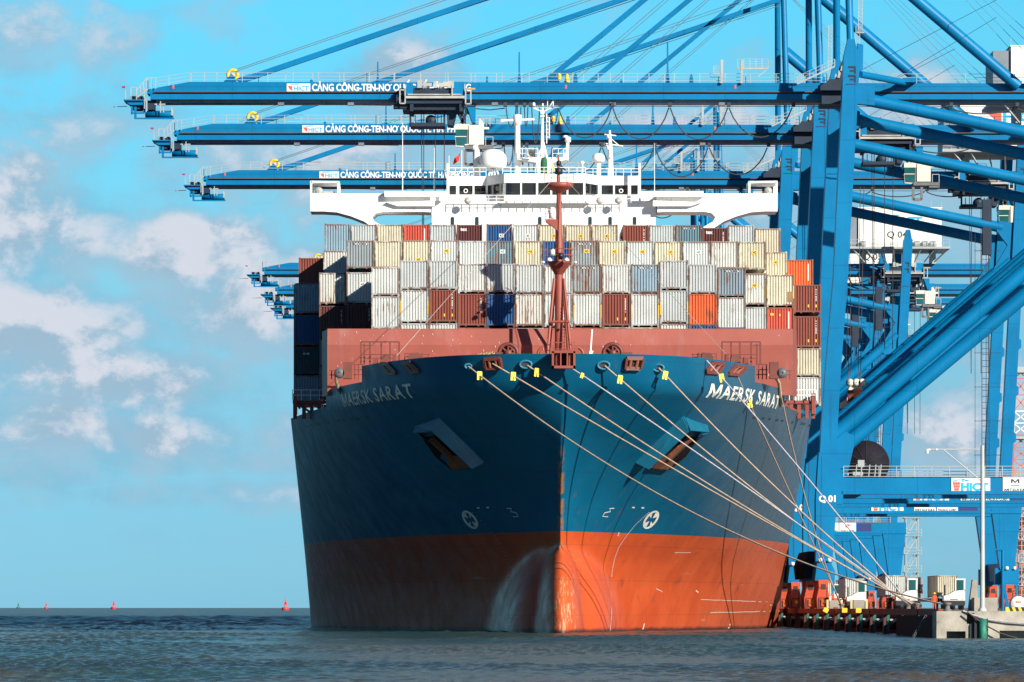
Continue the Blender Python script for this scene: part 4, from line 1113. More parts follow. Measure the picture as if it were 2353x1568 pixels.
# outboard stacks
G = "containers in the outboard stacks"
def ob(bay, k, y, H_, c, lab, ex=(), dx=0, dD=0): stow(bay, k, y, y + H_, c, "", 0, 1, ex, G, dx, dD, lab)
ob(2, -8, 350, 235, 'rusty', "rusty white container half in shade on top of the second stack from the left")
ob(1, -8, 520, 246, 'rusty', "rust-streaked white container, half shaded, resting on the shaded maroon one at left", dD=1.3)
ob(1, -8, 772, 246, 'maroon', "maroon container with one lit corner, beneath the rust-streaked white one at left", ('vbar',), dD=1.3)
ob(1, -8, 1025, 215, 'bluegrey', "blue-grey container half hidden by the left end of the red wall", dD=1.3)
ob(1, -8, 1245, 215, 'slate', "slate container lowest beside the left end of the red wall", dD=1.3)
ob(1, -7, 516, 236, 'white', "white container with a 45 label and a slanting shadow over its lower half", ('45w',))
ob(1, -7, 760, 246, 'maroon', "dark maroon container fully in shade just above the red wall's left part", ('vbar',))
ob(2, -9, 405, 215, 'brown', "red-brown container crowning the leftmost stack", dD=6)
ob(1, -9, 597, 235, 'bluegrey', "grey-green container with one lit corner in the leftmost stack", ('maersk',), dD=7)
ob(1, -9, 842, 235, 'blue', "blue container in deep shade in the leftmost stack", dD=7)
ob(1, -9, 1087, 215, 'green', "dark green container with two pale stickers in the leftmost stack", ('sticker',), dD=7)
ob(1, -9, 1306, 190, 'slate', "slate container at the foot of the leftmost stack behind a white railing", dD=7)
ob(1, 7, 525, 240, 'rusty', "white container with a 45 label and rusty foot, third stack from the right", ('45y',))
ob(1, 7, 782, 246, 'pale', "pale grey container under a jagged shadow beside the bright red one", ())
ob(2, 8, 360, 225, 'cream', "cream container with a 45 label topping the second stack from the right", ('45y',), dD=-3)
ob(1, 8, 535, 237, 'cream', "cream container with a brown patch at its lower right corner", ('patch', 'ypost'))
ob(1, 8, 785, 246, 'red', "bright red container with a white strip near the right stacks", ('wbar', 'ytop'))
ob(1, 8, 1035, 246, 'orange', "orange container showing a sliver beside the right end of the red wall")
ob(2, 9, 420, 225, 'orange', "orange container topping the rightmost stack against the blue crane", ('wbar',), dx=.1)
ob(1, 9, 612, 232, 'brown', "upper of two red-brown containers in the rightmost stack", ('vbar', 'ymarks'), dx=-.1)
ob(1, 9, 852, 236, 'brown', "lower of two red-brown containers in the rightmost stack", ('vbar', 'ymarks'), dx=-.1)
ob(1, 9, 1097, 212, 'cream', "cream-white container with rust stains in the rightmost stack", (), dx=-.1)
ob(1, 9, 1318, 195, 'white', "white container at the foot of the rightmost stack behind a railing", (), dx=-.1)
# ------------------------------------------------------------------ ship-to-shore cranes (one built, five copied)
XR, ZQ = 33.3, 1.83                                   # waterside rail, quay level
DC = [488.4, 530.5, 586.6, 743.5, 790.0, 826.0]
D1 = DC[0]; DN, DF = D1 - 8.9, D1 + 9.6               # near and far leg frames of the first crane
M_BLUE = mat("crane_blue", (.0006, .165, .36), .42, var=.10, vs=.25, spec=.2, seam=6.1)
M_BLUED = mat("crane_dark_gear", (.004, .018, .042), .6, var=.3)
M_CREAM = mat("cab_cream", (.68, .66, .54), .5, var=.06)
M_RAILG = mat("rail_grey", (.38, .40, .38), .5, var=.1)
M_ORANGE = mat("bogie_orange", (.52, .065, .02), .5, var=.15, vs=.8)
M_SIGN = mat("sign_white", (.80, .78, .70), .5, var=.03)
M_CYAN = mat("sign_cyan", (.01, .42, .70), .5, var=.03)
M_SRED = mat("sign_red", (.75, .11, .07), .5, var=.03)
M_SNAVY = mat("sign_navy", (.02, .035, .16), .5, var=.03)
M_TEXTW = mat("lettering_white", (.84, .83, .78), .5, var=.03)
M_CABLE = mat("cable_black", (.035, .04, .042), .6)
M_ROPEW = mat("wire_rope", (.16, .22, .24), .5)
M_CABG = mat("cab_glass", (.02, .10, .10), .08, var=.2)
crane = thing("gantry_crane", "nearest blue quay crane, numbered Q 01 on its leg, its boom highest over the ship", "crane", (XR, D1, ZQ), "blue container cranes along the quay")
def q1(u, v, D=D1): return (PX(u, D), PZ(v, D))
def poly(pts, D=D1): return [q1(u, v, D) for u, v in pts]
YW = 1.25
# boom and girder: web box, running rail ledge, lower flange, cable tray
mb = MB(); mb.prism(poly([(340, 209), (357, 206), (437, 191.5), (2353, 195), (2400, 195)]) + [(XR + 50, PZ(195, D1)), (XR + 50, PZ(219, D1))] + poly([(340, 219)]), D1 - YW, D1 + YW)
mb.box(PX(340, D1), XR + 50, D1 - YW - .05, D1 + YW + .05, PZ(194.5, D1), PZ(193.2, D1)) if False else None
boom = mb.build("boom", M_BLUE, crane)
mb = MB(); mb.box(PX(356, D1), XR + 50, D1 - 2.0, D1 + 2.0, PZ(217.5, D1), PZ(215.2, D1)); mb.build("trolley_rail", mat("rail_rusty", (.10, .055, .05), .5, var=.2), crane, boom)
mb = MB(); mb.box(PX(348, D1), XR + 50, D1 - 1.75, D1 + 1.75, PZ(233, D1), PZ(220, D1)); mb.build("lower_flange", M_BLUE, crane, boom)
mb = MB(); mb.box(PX(360, D1), XR + 50, D1 - 1.2, D1 + 1.2, PZ(239.5, D1), PZ(233, D1))
for u in (640, 800, 1130, 1400, 1650): mb.box(PX(u, D1), PX(u + 14, D1), D1 - 1.5, D1 - .9, PZ(246, D1), PZ(239, D1))
mb.build("cable_tray", mat("tray_grey", (.14, .16, .18), .6, var=.2), crane, boom)
# lettering along the boom
mb = MB(); x0, z0 = q1(660, 214); x1, z1 = q1(714, 195.5); mb.box(x0, x1, D1 - YW - .06, D1 - YW - .01, z0, z1); sg = mb.build("boom_sign", M_SIGN, crane, boom)
mb = MB(); add_text(mb, "HICT", *[PX(u, D1) for u in (676, 711)], PZ(212.3, D1), PZ(201, D1), D1 - YW - .08, .03); mb.bar((PX(668, D1), D1 - YW - .08, PZ(198, D1)), (PX(688, D1), D1 - YW - .08, PZ(197.2, D1)), .05); mb.build("boom_sign_letters", M_CYAN, crane, boom)
mb = MB(); mb.prism(poly([(662.5, 201), (673, 201), (673, 212), (668, 209)]), D1 - YW - .09, D1 - YW - .07); mb.build("boom_sign_emblem", M_SRED, crane, boom)
mb = MB(); xa_ = PX(718, D1); base_ = text_geo("NO", .03, 1.0)[4]
ws_ = [(t_, text_geo(t_, .03, 1.0)) for t_ in ("CẢNG CÔNG-TEN-NO", "QUỐC TẾ HẢI PHÒNG")]
sc_ = (PX(1082, D1) - PX(718, D1)) / (sum(g[3] - g[2] for _, g in ws_) + .38)
for s_, (vs_, fs_, a0_, a1_, b0_, b1_) in ws_:
    xe_ = xa_ + (a1_ - a0_) * sc_; add_text(mb, s_, xa_, xe_, PZ(213.2, D1) + (b0_ - base_) * .98, PZ(213.2, D1) + (b1_ - base_) * .98, D1 - YW - .03, .03); xa_ = xe_
    if s_.endswith("O"): mb.prism([(xa_ - .07, PZ(201.5, D1)), (xa_ + .10, PZ(199.5, D1)), (xa_ + .16, PZ(197, D1)), (xa_ + .06, PZ(197, D1)), (xa_ + .02, PZ(199, D1)), (xa_ - .10, PZ(200, D1))], D1 - YW - .04, D1 - YW - .03)
    xa_ += .38 * sc_
mb.build("boom_lettering", M_TEXTW, crane, boom)
mb = MB()
for u in (400, 1300, 1688): mb.box(PX(u - 2, D1), PX(u + 2, D1), D1 - YW - .03, D1 - YW, PZ(207, D1), PZ(199, D1))
mb.each("red_marker", M_SRED, crane, boom)
# sheaves, their brackets, cones, rest posts
for (u, s) in ((533, 1), (1274, .9)):
    mb = MB(); c = P(u + 2, 173 + (4 if s < 1 else 0), D1); r_ = .50 * s
    mb.tube([c + Vector((r_ * math.cos(a * .3142), 0, r_ * math.sin(a * .3142))) for a in range(21)], .17, 7, caps=False)
    mb.lathe(c, [(.02, -.25), (.2, -.25), (.2, .25), (.02, .25)], 10, 'y'); mb.build("rope_sheave", M_YELLOW, crane)
    mb = MB(); mb.prism(poly([(u - 20, 192), (u + 12, 192), (u + 7, 178), (u, 172), (u - 4, 176)]), D1 - .9, D1 - .45); mb.build("sheave_bracket", M_BLUE, crane)
mb = MB()
for (u, h_, w_) in ((868, 50, 4), (1193, 72, 4.5), (1534, 96, 5)):
    mb.prism(poly([(u - w_, 193), (u + w_, 193), (u + 1.7, 193 - h_ * .35), (u + 1.4, 193 - h_), (u - 1.4, 193 - h_), (u - 1.7, 193 - h_ * .35)]), D1 - .35, D1 + .35)
mb.each("rest_post", M_BLUE, crane)
mb = MB()
for (u, h_, w_) in ((1322, 24, 6), (1588, 22, 5), (716, 10, 4.5), (1427, 10, 4), (1119, 18, 3)): mb.prism(poly([(u - w_, 193), (u + w_, 193), (u + w_ * .6, 193 - h_ * .8), (u, 193 - h_), (u - w_ * .6, 193 - h_ * .8)]), D1 - .5, D1)
mb.each("lug_plate", M_BLUE, crane)
mb = MB(); mb.lathe(P(1303, 193, D1), [(.36, 0), (.2, .6), (.12, .95), (.05, 1.0)], 10); mb.build("bell_cone", M_YELLOW, crane)
# hand rails on the boom
mb = MB()
def crail(mb, pts, h_, D, step, w_=.05, lv=(1, .66, .33)):
    for (u0, v0), (u1, v1) in zip(pts, pts[1:]):
        n = max(1, int(abs(u1 - u0) / step)) if step else 1
        for i in range(n + 1):
            u, v = lerp(u0, u1, i / n), lerp(v0, v1, i / n); mb.bar(P(u, v, D), P(u, v - h_, D), w_ * 1.35)
        for l in lv: mb.bar(P(u0, v0 - h_ * l, D), P(u1, v1 - h_ * l, D), w_ * .75)
crail(mb, [(340, 206), (437, 191)], 24, D1 - 1.1, 33); crail(mb, [(440, 191), (1900, 194)], 24, D1 - 1.1, 57); crail(mb, [(470, 191), (1900, 194)], 24, D1 + 1.1, 61)
crail(mb, [(2050, 194), (2500, 195)], 24, D1 - 1.1, 55)
mb.build("boom_railing", M_RAILG, crane)
# boom tip platform with its buffer drum
mb = MB(); mb.box(PX(287, D1), PX(334, D1), D1 - 1.8, D1 + 1.8, PZ(235.5, D1), PZ(233, D1)); mb.prism(poly([(289, 236), (334, 236), (334, 245), (302, 245)]), D1 - 1.5, D1 + 1.5)
for (a, b, w_) in (((303, 245), (303, 263), .13), ((303, 260), (332, 260), .15), ((311, 246), (311, 273.5), .16), ((310, 272.5), (400, 272.5), .14), ((332, 236), (332, 258), .2)): mb.bar(P(*a, D1 - 1.3), P(*b, D1 - 1.3), w_ * 1.5, w_)
tp = mb.build("tip_platform", M_BLUE, crane)
mb = MB(); c = P(334, 263, D1 - .6); L_ = (398 - 334) * D1 / F
mb.lathe(c, [(.02, 0), (.36, 0), (.36, L_ * .93), (.30, L_)], 16, 'x'); mb.build("buffer_drum", M_BLUE, crane, tp)
mb = MB(); mb.prism(poly([(395, 246), (400, 258), (398.5, 269), (394, 266)]), D1 - .95, D1 - .3); mb.build("drum_end", M_RAILG, crane, tp)
mb = MB(); mb.box(PX(341, D1), PX(357, D1), D1 - 1.2, D1 + .6, PZ(255, D1), PZ(234, D1)); mb.box(PX(306, D1), PX(330, D1), D1 - 1.1, D1 + 1.1, PZ(254, D1), PZ(245, D1)); mb.box(PX(357, D1), PX(380, D1), D1 - .5, D1 - .2, PZ(242, D1), PZ(239, D1)); mb.box(PX(301, D1), PX(330, D1), D1 - 1.2, D1 + 1.2, PZ(232.5, D1), PZ(224, D1)); mb.build("tip_machinery", M_BLUED, crane, tp)
mb = MB()
for u, v0, v1 in ((301, 233, 201), (314, 233, 201), (289, 233, 207), (332, 250, 203), (336, 258, 226), (369, 259, 233), (376, 259, 246), (356, 222, 212), (323, 215, 195), (330, 208, 190)): mb.bar(P(u, v0, D1 - 1.6), P(u, v1, D1 - 1.6), .09)
mb.bar(P(301, 201, D1 - 1.6), P(314, 201, D1 - 1.6), .06); mb.bar(P(289, 232, D1 - 1.6), P(333, 232, D1 - 1.6), .08); mb.bar(P(314, 208, D1 - 1.6), P(337, 180, D1 - 1.6), .07); mb.bar(P(316, 224, D1 - 1.6), P(340, 205, D1 - 1.6), .12); mb.bar(P(337, 179, D1 - 1.6), P(360, 179, D1 - 1.6), .05)
for u in (337, 348, 358): mb.bar(P(u, 205, D1 - 1.6), P(u, 179, D1 - 1.6), .06)
mb.bar(P(355, 240, D1 - 1.2), P(380, 240, D1 - 1.2), .12)
mb.tube([P(292, 245, D1), P(254, 246, D1)], .035, 5); mb.tube([P(360, 236, D1), P(900, 243, D1)], .03, 4)
mb.build("tip_railing", M_RAILG, crane, tp)
mb = MB(); mb.box(PX(283, D1), PX(290, D1), D1 - 1.8, D1 - 1.3, PZ(205.5, D1), PZ(202, D1)); mb.build("obstruction_lamp", mat("lamp_red", (.35, .05, .08), .5), crane, tp)
# forestays: flat links and hoisting ropes
def stay(mb, p, q_, w_, h_): mb.bar(p, q_, w_, h_)
APX = (1942, -290)
for dy in (-3.0, 3.0): pass
mb = MB()
a, b = P(560, 184, D1), P(1945, -287, D1)
mb.bar(P(548, 186, D1), P(576, 177, D1), .55, .5); mb.bar(a, b, .5, .52); mb.bar(P(548, 189, D1), P(600, 172, D1), .25, .3)
mb.build("outer_forestay", M_BLUE, crane)
mb = MB(); mb.bar(P(1262, 181, D1), P(1945, -386, D1), .5, .50)
mb.build("inner_forestay", M_BLUE, crane)
mb = MB()
for (d0, d1_) in ((-13, -26), (-9, -20), (8, 6), (12, 10)):
    mb.tube([P(545, 172 + (d0 if d0 < 0 else d0 + 6), D1 + d0 * .05), P(1945, -287 + d1_ + d0 * .6, D1 + d0 * .05)], .035, 4)
for (d0,) in ((22,), (34,)): mb.tube([P(1290 + d0, 184, D1 + 1), P(1945 + d0 * .5, -370, D1 + 1)], .03, 4)
for k in range(4): mb.tube([P(1950, -300, D1 + k - 2), P(2320 + k * 30, 112 + k * 2, D1 + 2 + k * .4)], .022, 4)
mb.tube([P(2290, 0, DN), P(1905, 200, DF)], .025, 4); mb.tube([P(2290, 40, DN), P(1990, 220, DF)], .025, 4)
mb.build("hoist_ropes", M_ROPEW, crane)
mb = MB()   # back stays
mb.tube([P(1945, -133 - 4, DN + 4), P(2340, 199, DN + 7)], .58, 14); mb.build("backstay", M_BLUE, crane)
mb = MB(); mb.tube([P(1945, -133 - 4, DF - 4), P(2340, 199, DF - 7)], .58, 14); mb.build("backstay", M_BLUE, crane)
# legs
def XL(D, u): return PX(u, D)
def leg(D, shift):
    """waterside leg of one frame; picture columns measured on the near frame"""
    Dm = DN
    def g(u, v): return (PX(u, Dm), PZ(v, Dm))
    lo = MB()
    lo.prism([g(1873, 1322), g(1899, 1322), g(1911, 1292), g(1921, 1160), g(1935, 1160), g(1938, 1097), g(1921, 1060), g(1880, 1040), g(1873, 1150)], D - 1.0, D + 1.0)
    lo.prism([g(1882, 1045), g(1919, 1060), g(1931, 850), g(1947, 640), g(1975, 128), g(1938, 128), g(1914, 640), g(1896, 850)], D - .95, D + .95)
    lo.prism([g(1938, 130), g(1973, 130), g(1964, 100), g(1962, 92), g(1947, 92)], D - .8, D + .8)
    lo.prism([g(1970, 168), g(1982, 160), g(1983, 104), g(1970, 101)], D - .4, D + .4)
    return lo
for D in (DN, DF):
    lg = leg(D, 0).build("waterside_leg", M_BLUE, crane)
    mb = MB(); mb.tube([(PX(1954, DN), D, PZ(95, DN)), (PX(1950, DN), D + (2.2 if D == DN else -2.2), PZ(-150, DN)), (PX(1946, DN), D + (4 if D == DN else -4), PZ(-400, DN))], [.36, .36, .33], 14)
    mb.build("mast_column", M_BLUE, crane)
    mb = MB()   # access openings near the top
    for v in (155, 175):
        mb.box(PX(1947, DN), PX(1965, DN), D - .97, D - .9, PZ(v + 4.5, DN), PZ(v, DN)); mb.box(PX(1960.5, DN), PX(1965, DN), D - .97, D - .9, PZ(v + 17, DN), PZ(v + 4.5, DN)); mb.box(PX(1951, DN), PX(1960.5, DN), D - .97, D - .9, PZ(v + 12.5, DN), PZ(v + 8.5, DN))
    mb.box(PX(1941, DN), PX(1967, DN), D - .97, D - .9, PZ(197.5, DN), PZ(195.5, DN))
    for v in (480, 760, 1000): mb.box(PX(1895, DN) + (1000 - v) * .0022, PX(1897, DN) + (1000 - v) * .0022, D - .98, D - .9, PZ(v + 70, DN), PZ(v, DN)) if False else None
    mb.build("access_openings", M_BLUED, crane, lg)
    mb = MB(); mb.bar((PX(1913, DN), D - 1.0, PZ(1045, DN)), (PX(1939, DN), D - 1.0, PZ(640, DN)), .05) if False else mb.bar((PX(1884, DN), D - .98, PZ(1300, DN)), (PX(1886, DN), D - .98, PZ(1050, DN)), .05); mb.build("leg_conduit", M_BLUED, crane, lg)
# landside legs (lean the same way, bogie foot narrow)
XLS = 62.0
def lx(z): return XLS - .1 + (z - 14) * .055 - .55
for D in (DN, DF):
    mb = MB()
    def hw(z): return .66 if z > 15 else .85
    zs_ = [14.8, 30, 46, 57]
    mb.prism([(lx(z) - .68, z) for z in zs_] + [(lx(z) + .68, z) for z in zs_[::-1]], D - .8, D + .8)
    mb.prism([(lx(57) - .6, 56.9), (lx(57) + .6, 56.9), (lx(57) + .3, 58.5), (lx(57) - .3, 58.5)], D - .7, D + .7)
    mb.prism([(61.6 - 1.75, 13.6), (61.6 + 1.75, 13.6), (61.6 + .95, 6.6), (61.6 - .75, 6.6)], D - .9, D + .9)
    mb.box(61.6 - 1.3, 61.6 + 1.5, D - .7, D + .7, 4.8, 6.7)
    for z in (22, 27.5, 33, 39): mb.prism([(lx(z) + .6, z - .7), (lx(z) + 1.0, z - .4), (lx(z) + 1.0, z + .5), (lx(z) + .6, z + .8)], D - .3, D + .3)
    ll = mb.build("landside_leg", M_BLUE, crane)
    mb = MB()
    for z in (52.5, 53.4): mb.box(lx(z) - .25, lx(z) + .35, D - .83, D - .76, z, z + .22); mb.box(lx(z) + .12, lx(z) + .35, D - .83, D - .76, z - .45, z + .1)
    mb.box(lx(50) - .5, lx(50) + .5, D - .83, D - .76, 50, 50.1)
    mb.build("access_openings", M_BLUED, crane, ll)
# bogies: equaliser beam, four orange wheel boxes per corner
for X0, lean in ((PX(1886, DN), 0), (61.7, 0)):
    for D in (DN, DF):
        mb = MB(); mb.prism([(X0 - .75, 4.7), (X0 + .95, 4.7), (X0 + .8, 6.6), (X0 - .5, 6.6)], D - 2.6, D + 2.6); mb.prism([(X0 + .8, 6.8), (X0 + 1.35, 5.6), (X0 + 1.2, 3.2), (X0 + 1.05, 3.3), (X0 + .95, 5.2), (X0 + .5, 5.6)], D - .8, D - .5)
        mb.build("equaliser_beam", M_BLUE, crane)
        for dy in (-2.4, 2.4):
            Dy = D + dy; mb = MB()
            mb.prism([(X0 - .55, 1.95), (X0 + .5, 1.95), (X0 + .62, 3.0), (X0 + .45, 4.0), (X0 + .55, 4.75), (X0 - .45, 4.75), (X0 - .4, 4.0), (X0 - .62, 3.0)], Dy - 1.0, Dy + 1.0)
            mb.box(X0 - .2, X0 + .2, Dy - 1.15, Dy - .98, 2.2, 2.9)
            bo = mb.build("bogie", M_ORANGE, crane)
            mb = MB()
            for z_ in (2.02, 2.98, 3.95): mb.box(X0 - .5, X0 + .5, Dy - 1.02, Dy - 1.0, z_, z_ + .07)
            mb.box(X0 - .5, X0 - .36, Dy - 1.03, Dy - 1.0, 2.1, 2.95); mb.box(X0 + .34, X0 + .40, Dy - 1.03, Dy - 1.0, 2.1, 3.9); mb.box(X0 - .62, X0 + .62, Dy - 1.2, Dy - .95, 1.72, 1.95)
            mb.box(X0 - .2, X0 + .25, Dy - 1.04, Dy - .98, 3.85, 4.35)
            mb.build("grease_and_gaps", mat("bogie_dark", (.05, .02, .018), .7, var=.4), crane, bo)
            mb = MB()
            for k in (-.6, .6): mb.lathe((X0, Dy + k, 2.25), [(.02, -.4), (.4, -.4), (.4, .4), (.02, .4)], 12, 'x')
            mb.each("wheel", M_BLACK, crane, bo)
        mb = MB(); mb.box(X0 + .75, X0 + 1.5, D - 4.4, D - 3.9, 1.9, 3.0); mb.box(X0 + .75, X0 + 1.0, D - 4.5, D - 4.0, 2.9, 3.4); mb.build("rail_clamp", M_ORANGE, crane)
        mb = MB(); mb.lathe((X0 + .1, D - 3.5, 2.65), [(.02, -.08), (.2, -.06), (.2, .1), (.02, .1)], 10, 'y'); mb.build("warning_lamp", M_YELLOW, crane)
        mb = MB(); mb.lathe((X0 - .25, D - 2.7, 6.5), [(.05, 0), (.22, .05), (.2, .35), (.05, .4)], 8); mb.lathe((X0 + .65, D - 2.7, 6.5), [(.05, 0), (.2, .05), (.2, .35), (.05, .4)], 8); mb.each("floodlight", M_SIGN, crane)
# sill beams tie the legs together along the quay
mb = MB(); mb.box(XR - .5, XR + .55, DN + 1.0, DF - 1.0, 5.6, 7.5); mb.prism([(XR - 1.6, 4.9), (XR - .55, 4.9), (XR - .55, 7.6), (XR - 1.2, 7.6), (XR - 1.75, 6.2)], DN + 2.6, DF - 1); mb.build("sill_beam", mat("sill_shaded_blue", (.004, .024, .060), .85, var=.1, spec=.1), crane)  # shade on the waterside beam put into a darker copy of the blue
mb = MB(); mb.box(61.2, 62.3, DN + .9, DF - .9, 5.2, 7.3); mb.build("sill_beam", M_BLUE, crane)
# portal beams
ZT, ZB = PZ(1097, DN), PZ(1136.5, DN)
for D in (DN, DF):
    mb = MB(); mb.box(PX(1930, DN), 61.6 + 1.8, D - .85, D + .85, ZB + .3, ZT)
    mb.box(PX(1932, DN), 61.6 + 1.8, D - 1.0, D + 1.0, ZB + .0, ZB + .32)
    mb.build("portal_beam", M_BLUE, crane)
    mb = MB(); x0 = PX(1937, DN)
    n = 15
    for i in range(n + 1): mb.bar((lerp(x0, 61, i / n), D - 1.0, ZT), (lerp(x0, 61, i / n), D - 1.0, ZT + 1.05), .07)
    for h_ in (1.05, .72, .38, .05): mb.bar((x0, D - 1.0, ZT + h_), (61, D - 1.0, ZT + h_), .05)
    mb.build("portal_railing", M_RAILG, crane)
# signs on the near portal beam
D_ = DN - .86
def sign(u0, u1, v0, v1, nm="portal_sign"):
    mb = MB(); mb.box(PX(u0, DN), PX(u1, DN), D_ - .08, D_, PZ(v1, DN), PZ(v0, DN)); return mb.build(nm, M_SIGN, crane)
s1 = sign(2184, 2273, 1099, 1131)
mb = MB(); add_text(mb, "HICT", PX(2206, DN), PX(2269, DN), PZ(1129, DN), PZ(1110, DN), D_ - .1, .05)
for (a, b) in (((2188, 1106), (2206, 1101)), ((2206, 1101), (2224, 1105)), ((2188, 1106.5), (2224, 1105.5)), ((2211, 1100), (2211, 1108))): mb.bar((PX(a[0], DN), D_ - .1, PZ(a[1], DN)), (PX(b[0], DN), D_ - .1, PZ(b[1], DN)), .05)
mb.build("sign_letters", M_CYAN, crane, s1)
mb = MB()
for r_ in range(3):
    for c_ in range(3 - (r_ // 2)):
        u = 2187.5 + c_ * 5.6 + r_ * 1.6; v = 1109 + r_ * 6.7; mb.box(PX(u, DN), PX(min(u + 5, 2203.5), DN), D_ - .1, D_ - .085, PZ(v + 5.8, DN), PZ(v, DN))
mb.build("sign_emblem", M_SRED, crane, s1)
s2 = sign(2302, 2362, 1098, 1132)
mb = MB(); add_text(mb, "MITSUI E&S", PX(2306, DN), PX(2359, DN), PZ(1129, DN), PZ(1123.5, DN), D_ - .1, .02); add_text(mb, "M", PX(2321, DN), PX(2340, DN), PZ(1111, DN), PZ(1102, DN), D_ - .1, .06); mb.build("sign_letters", M_INK, crane, s2)
mb = MB(); mb.box(PX(2321, DN), PX(2340, DN), D_ - .1, D_ - .085, PZ(1117.5, DN), PZ(1114.5, DN)); mb.build("sign_underline", M_CYAN, crane, s2)
s3 = sign(2365, 2423, 1098, 1132)
mb = MB(); add_text(mb, "PACECO CORP.", PX(2369, DN), PX(2419, DN), PZ(1129, DN), PZ(1123.5, DN), D_ - .1, .02); mb.build("sign_letters", M_INK, crane, s3)
mb = MB(); add_text(mb, "P", PX(2386, DN), PX(2402, DN), PZ(1115, DN), PZ(1103, DN), D_ - .1, .06); mb.build("sign_emblem", M_SRED, crane, s3)
mb = MB(); mb.box(PX(2429, DN), PX(2478, DN), D_ - .05, D_, PZ(1131, DN), PZ(1101, DN)); s4 = mb.build("portal_sign", M_SNAVY, crane)
# braces: girder level down to the landside leg, and the great diagonals
def tb(p, q_, r_, nm="brace"):
    m = MB(); m.tube([p, q_], r_, 16); return m.build(nm, M_BLUE, crane)
zl = 45.9
for D in (DN, DF):
    tb(Vector((PX(1990, DN), D, PZ(229, DN))), Vector((lx(zl) - 1.9, D, zl + .8)), .62)
    mb = MB(); mb.prism([(PX(1970, DN), PZ(198, DN)), (PX(2009, DN), PZ(214, DN)), (PX(2009, DN), PZ(244, DN)), (PX(1966, DN), PZ(240, DN))], D - .6, D + .6)
    mb.prism([(lx(47) - .5, 47.2), (lx(45) - .5, 43.6), (lx(zl) - 2.6, zl + .4), (lx(zl) - 2.4, zl + 1.6)], D - .5, D + .5)
    mb.prism([(lx(45) - .5, 45.0), (lx(40) - .5, 40.2), (lx(41) - 2.6, 39.8), (lx(41) - 3.3, 40.8), (lx(44) - 1.1, 44.8)], D - .5, D + .5)
    mb.prism([(PX(1908, DN), PZ(1001, DN)), (PX(1929, DN), PZ(985, DN)), (PX(1962, DN), PZ(1003, DN)), (PX(1962, DN), PZ(1022, DN)), (PX(1945, DN), PZ(1098, DN)), (PX(1925, DN), PZ(1098, DN)), (PX(1905, DN), PZ(1060, DN))], D - .55, D + .55)
    mb.each("gusset_plate", M_BLUE, crane)
    tb(Vector((PX(1918, DN), D, PZ(1000, DN))), Vector((lx(43) - .8, D, 42.8)), .72, "diagonal_brace")
tb(Vector((PX(1946, DN), DN + .2, PZ(1021, DN))), Vector((lx(42) - .6, DN + .2, 40.3)), .72, "diagonal_brace")
mb = MB(); mb.tube([P(1976, 171, DN), P(2085, 191, DN + 7)], .34, 12); mb.build("strut", M_BLUE, crane)
mb = MB(); mb.box(PX(2070, D1), PX(2100, D1), DN + 6, DF - 6, PZ(196, D1), PZ(186, D1)); mb.box(PX(1975, DN), PX(2009, DN), DN - .5, DN + 3, PZ(230, DN), PZ(199, DN)); mb.each("girder_bracket", M_BLUE, crane)
# boom hinge gear
mb = MB()
mb.prism(poly([(1880, 216), (1946, 216), (1946, 192), (1900, 190), (1895, 197), (1880, 205)]), D1 - 3.4, D1 - 2.1); mb.prism(poly([(1884, 245), (1946, 245), (1946, 216), (1884, 218)]), D1 - 2.6, D1 + 2.6)
mb.prism(poly([(1915, 192), (1946, 192), (1946, 150), (1936, 135), (1925, 160)]), D1 - 3.2, D1 - 2.4); mb.build("hinge_gear", M_BLUED, crane)
mb = MB()
for (u, v, w_, h_) in ((1918, 170, 8, 18), (1925, 160, 7, 12), (1912, 178, 5, 9)): mb.prism(poly([(u, v + h_), (u + w_ * .4, v), (u + w_, v + h_ * .4), (u + w_ * .7, v + h_)]), D1 - 3.6, D1 - 3.4)
mb.each("hinge_cover", M_RAILG, crane)
mb = MB()
crail(mb, [(1832, 192), (1918, 152)], 16, DN - .5, 14, .05, (1, .5)); mb.bar(P(1832, 193, DN - .5), P(1918, 153, DN - .5), .14)
mb.build("mast_stairs", M_RAILG, crane); mb = MB()
for (u0, u1, v) in ((1695, 1765, 158), (1640, 1660, 170)):
    crail(mb, [(u0, v), (u1, v)], 22 if u0 > 1650 else 18, D1 - 1.5, 14, .05, (1, .75, .5, .25)); mb.bar(P(u0, v, D1 - 1.5), P(u1, v, D1 - 1.5), .14)
for u in (1658, 1704): mb.bar(P(u, 192, D1 - 1.5), P(u + 1, 138, D1 - 1.5), .25)
mb.bar(P(1765, 158, D1 - 1.5), P(1740, 178, D1 - 1.5), .08)
mb.build("boom_walkway", M_RAILG, crane); mb = MB()
# ladder cage beside the mast
for (u0, v0, v1) in ((1972, 75, -60), (1965, 165, 60)):
    for du in (0, 9): mb.bar(P(u0 + du, v0, DN), P(u0 + du + 2, v1, DN), .06)
    n = int((v0 - v1) / 9)
    for i in range(n): mb.bar(P(u0, v0 - i * 9, DN), P(u0 + 10, v0 - i * 9, DN), .045); mb.bar(P(u0, v0 - i * 9, DN), P(u0 + 10, v0 - i * 9 - 9, DN), .035)
mb.bar(P(1968, 75, DN), P(1986, 75, DN), .12)
mb.build("caged_ladder", M_RAILG, crane)
mb = MB(); mb.box(PX(1857, D1), PX(1885, D1), D1 - 1.6, D1 - .9, PZ(193, D1), PZ(186, D1)); mb.build("life_raft", M_ORANGE, crane) if False else None
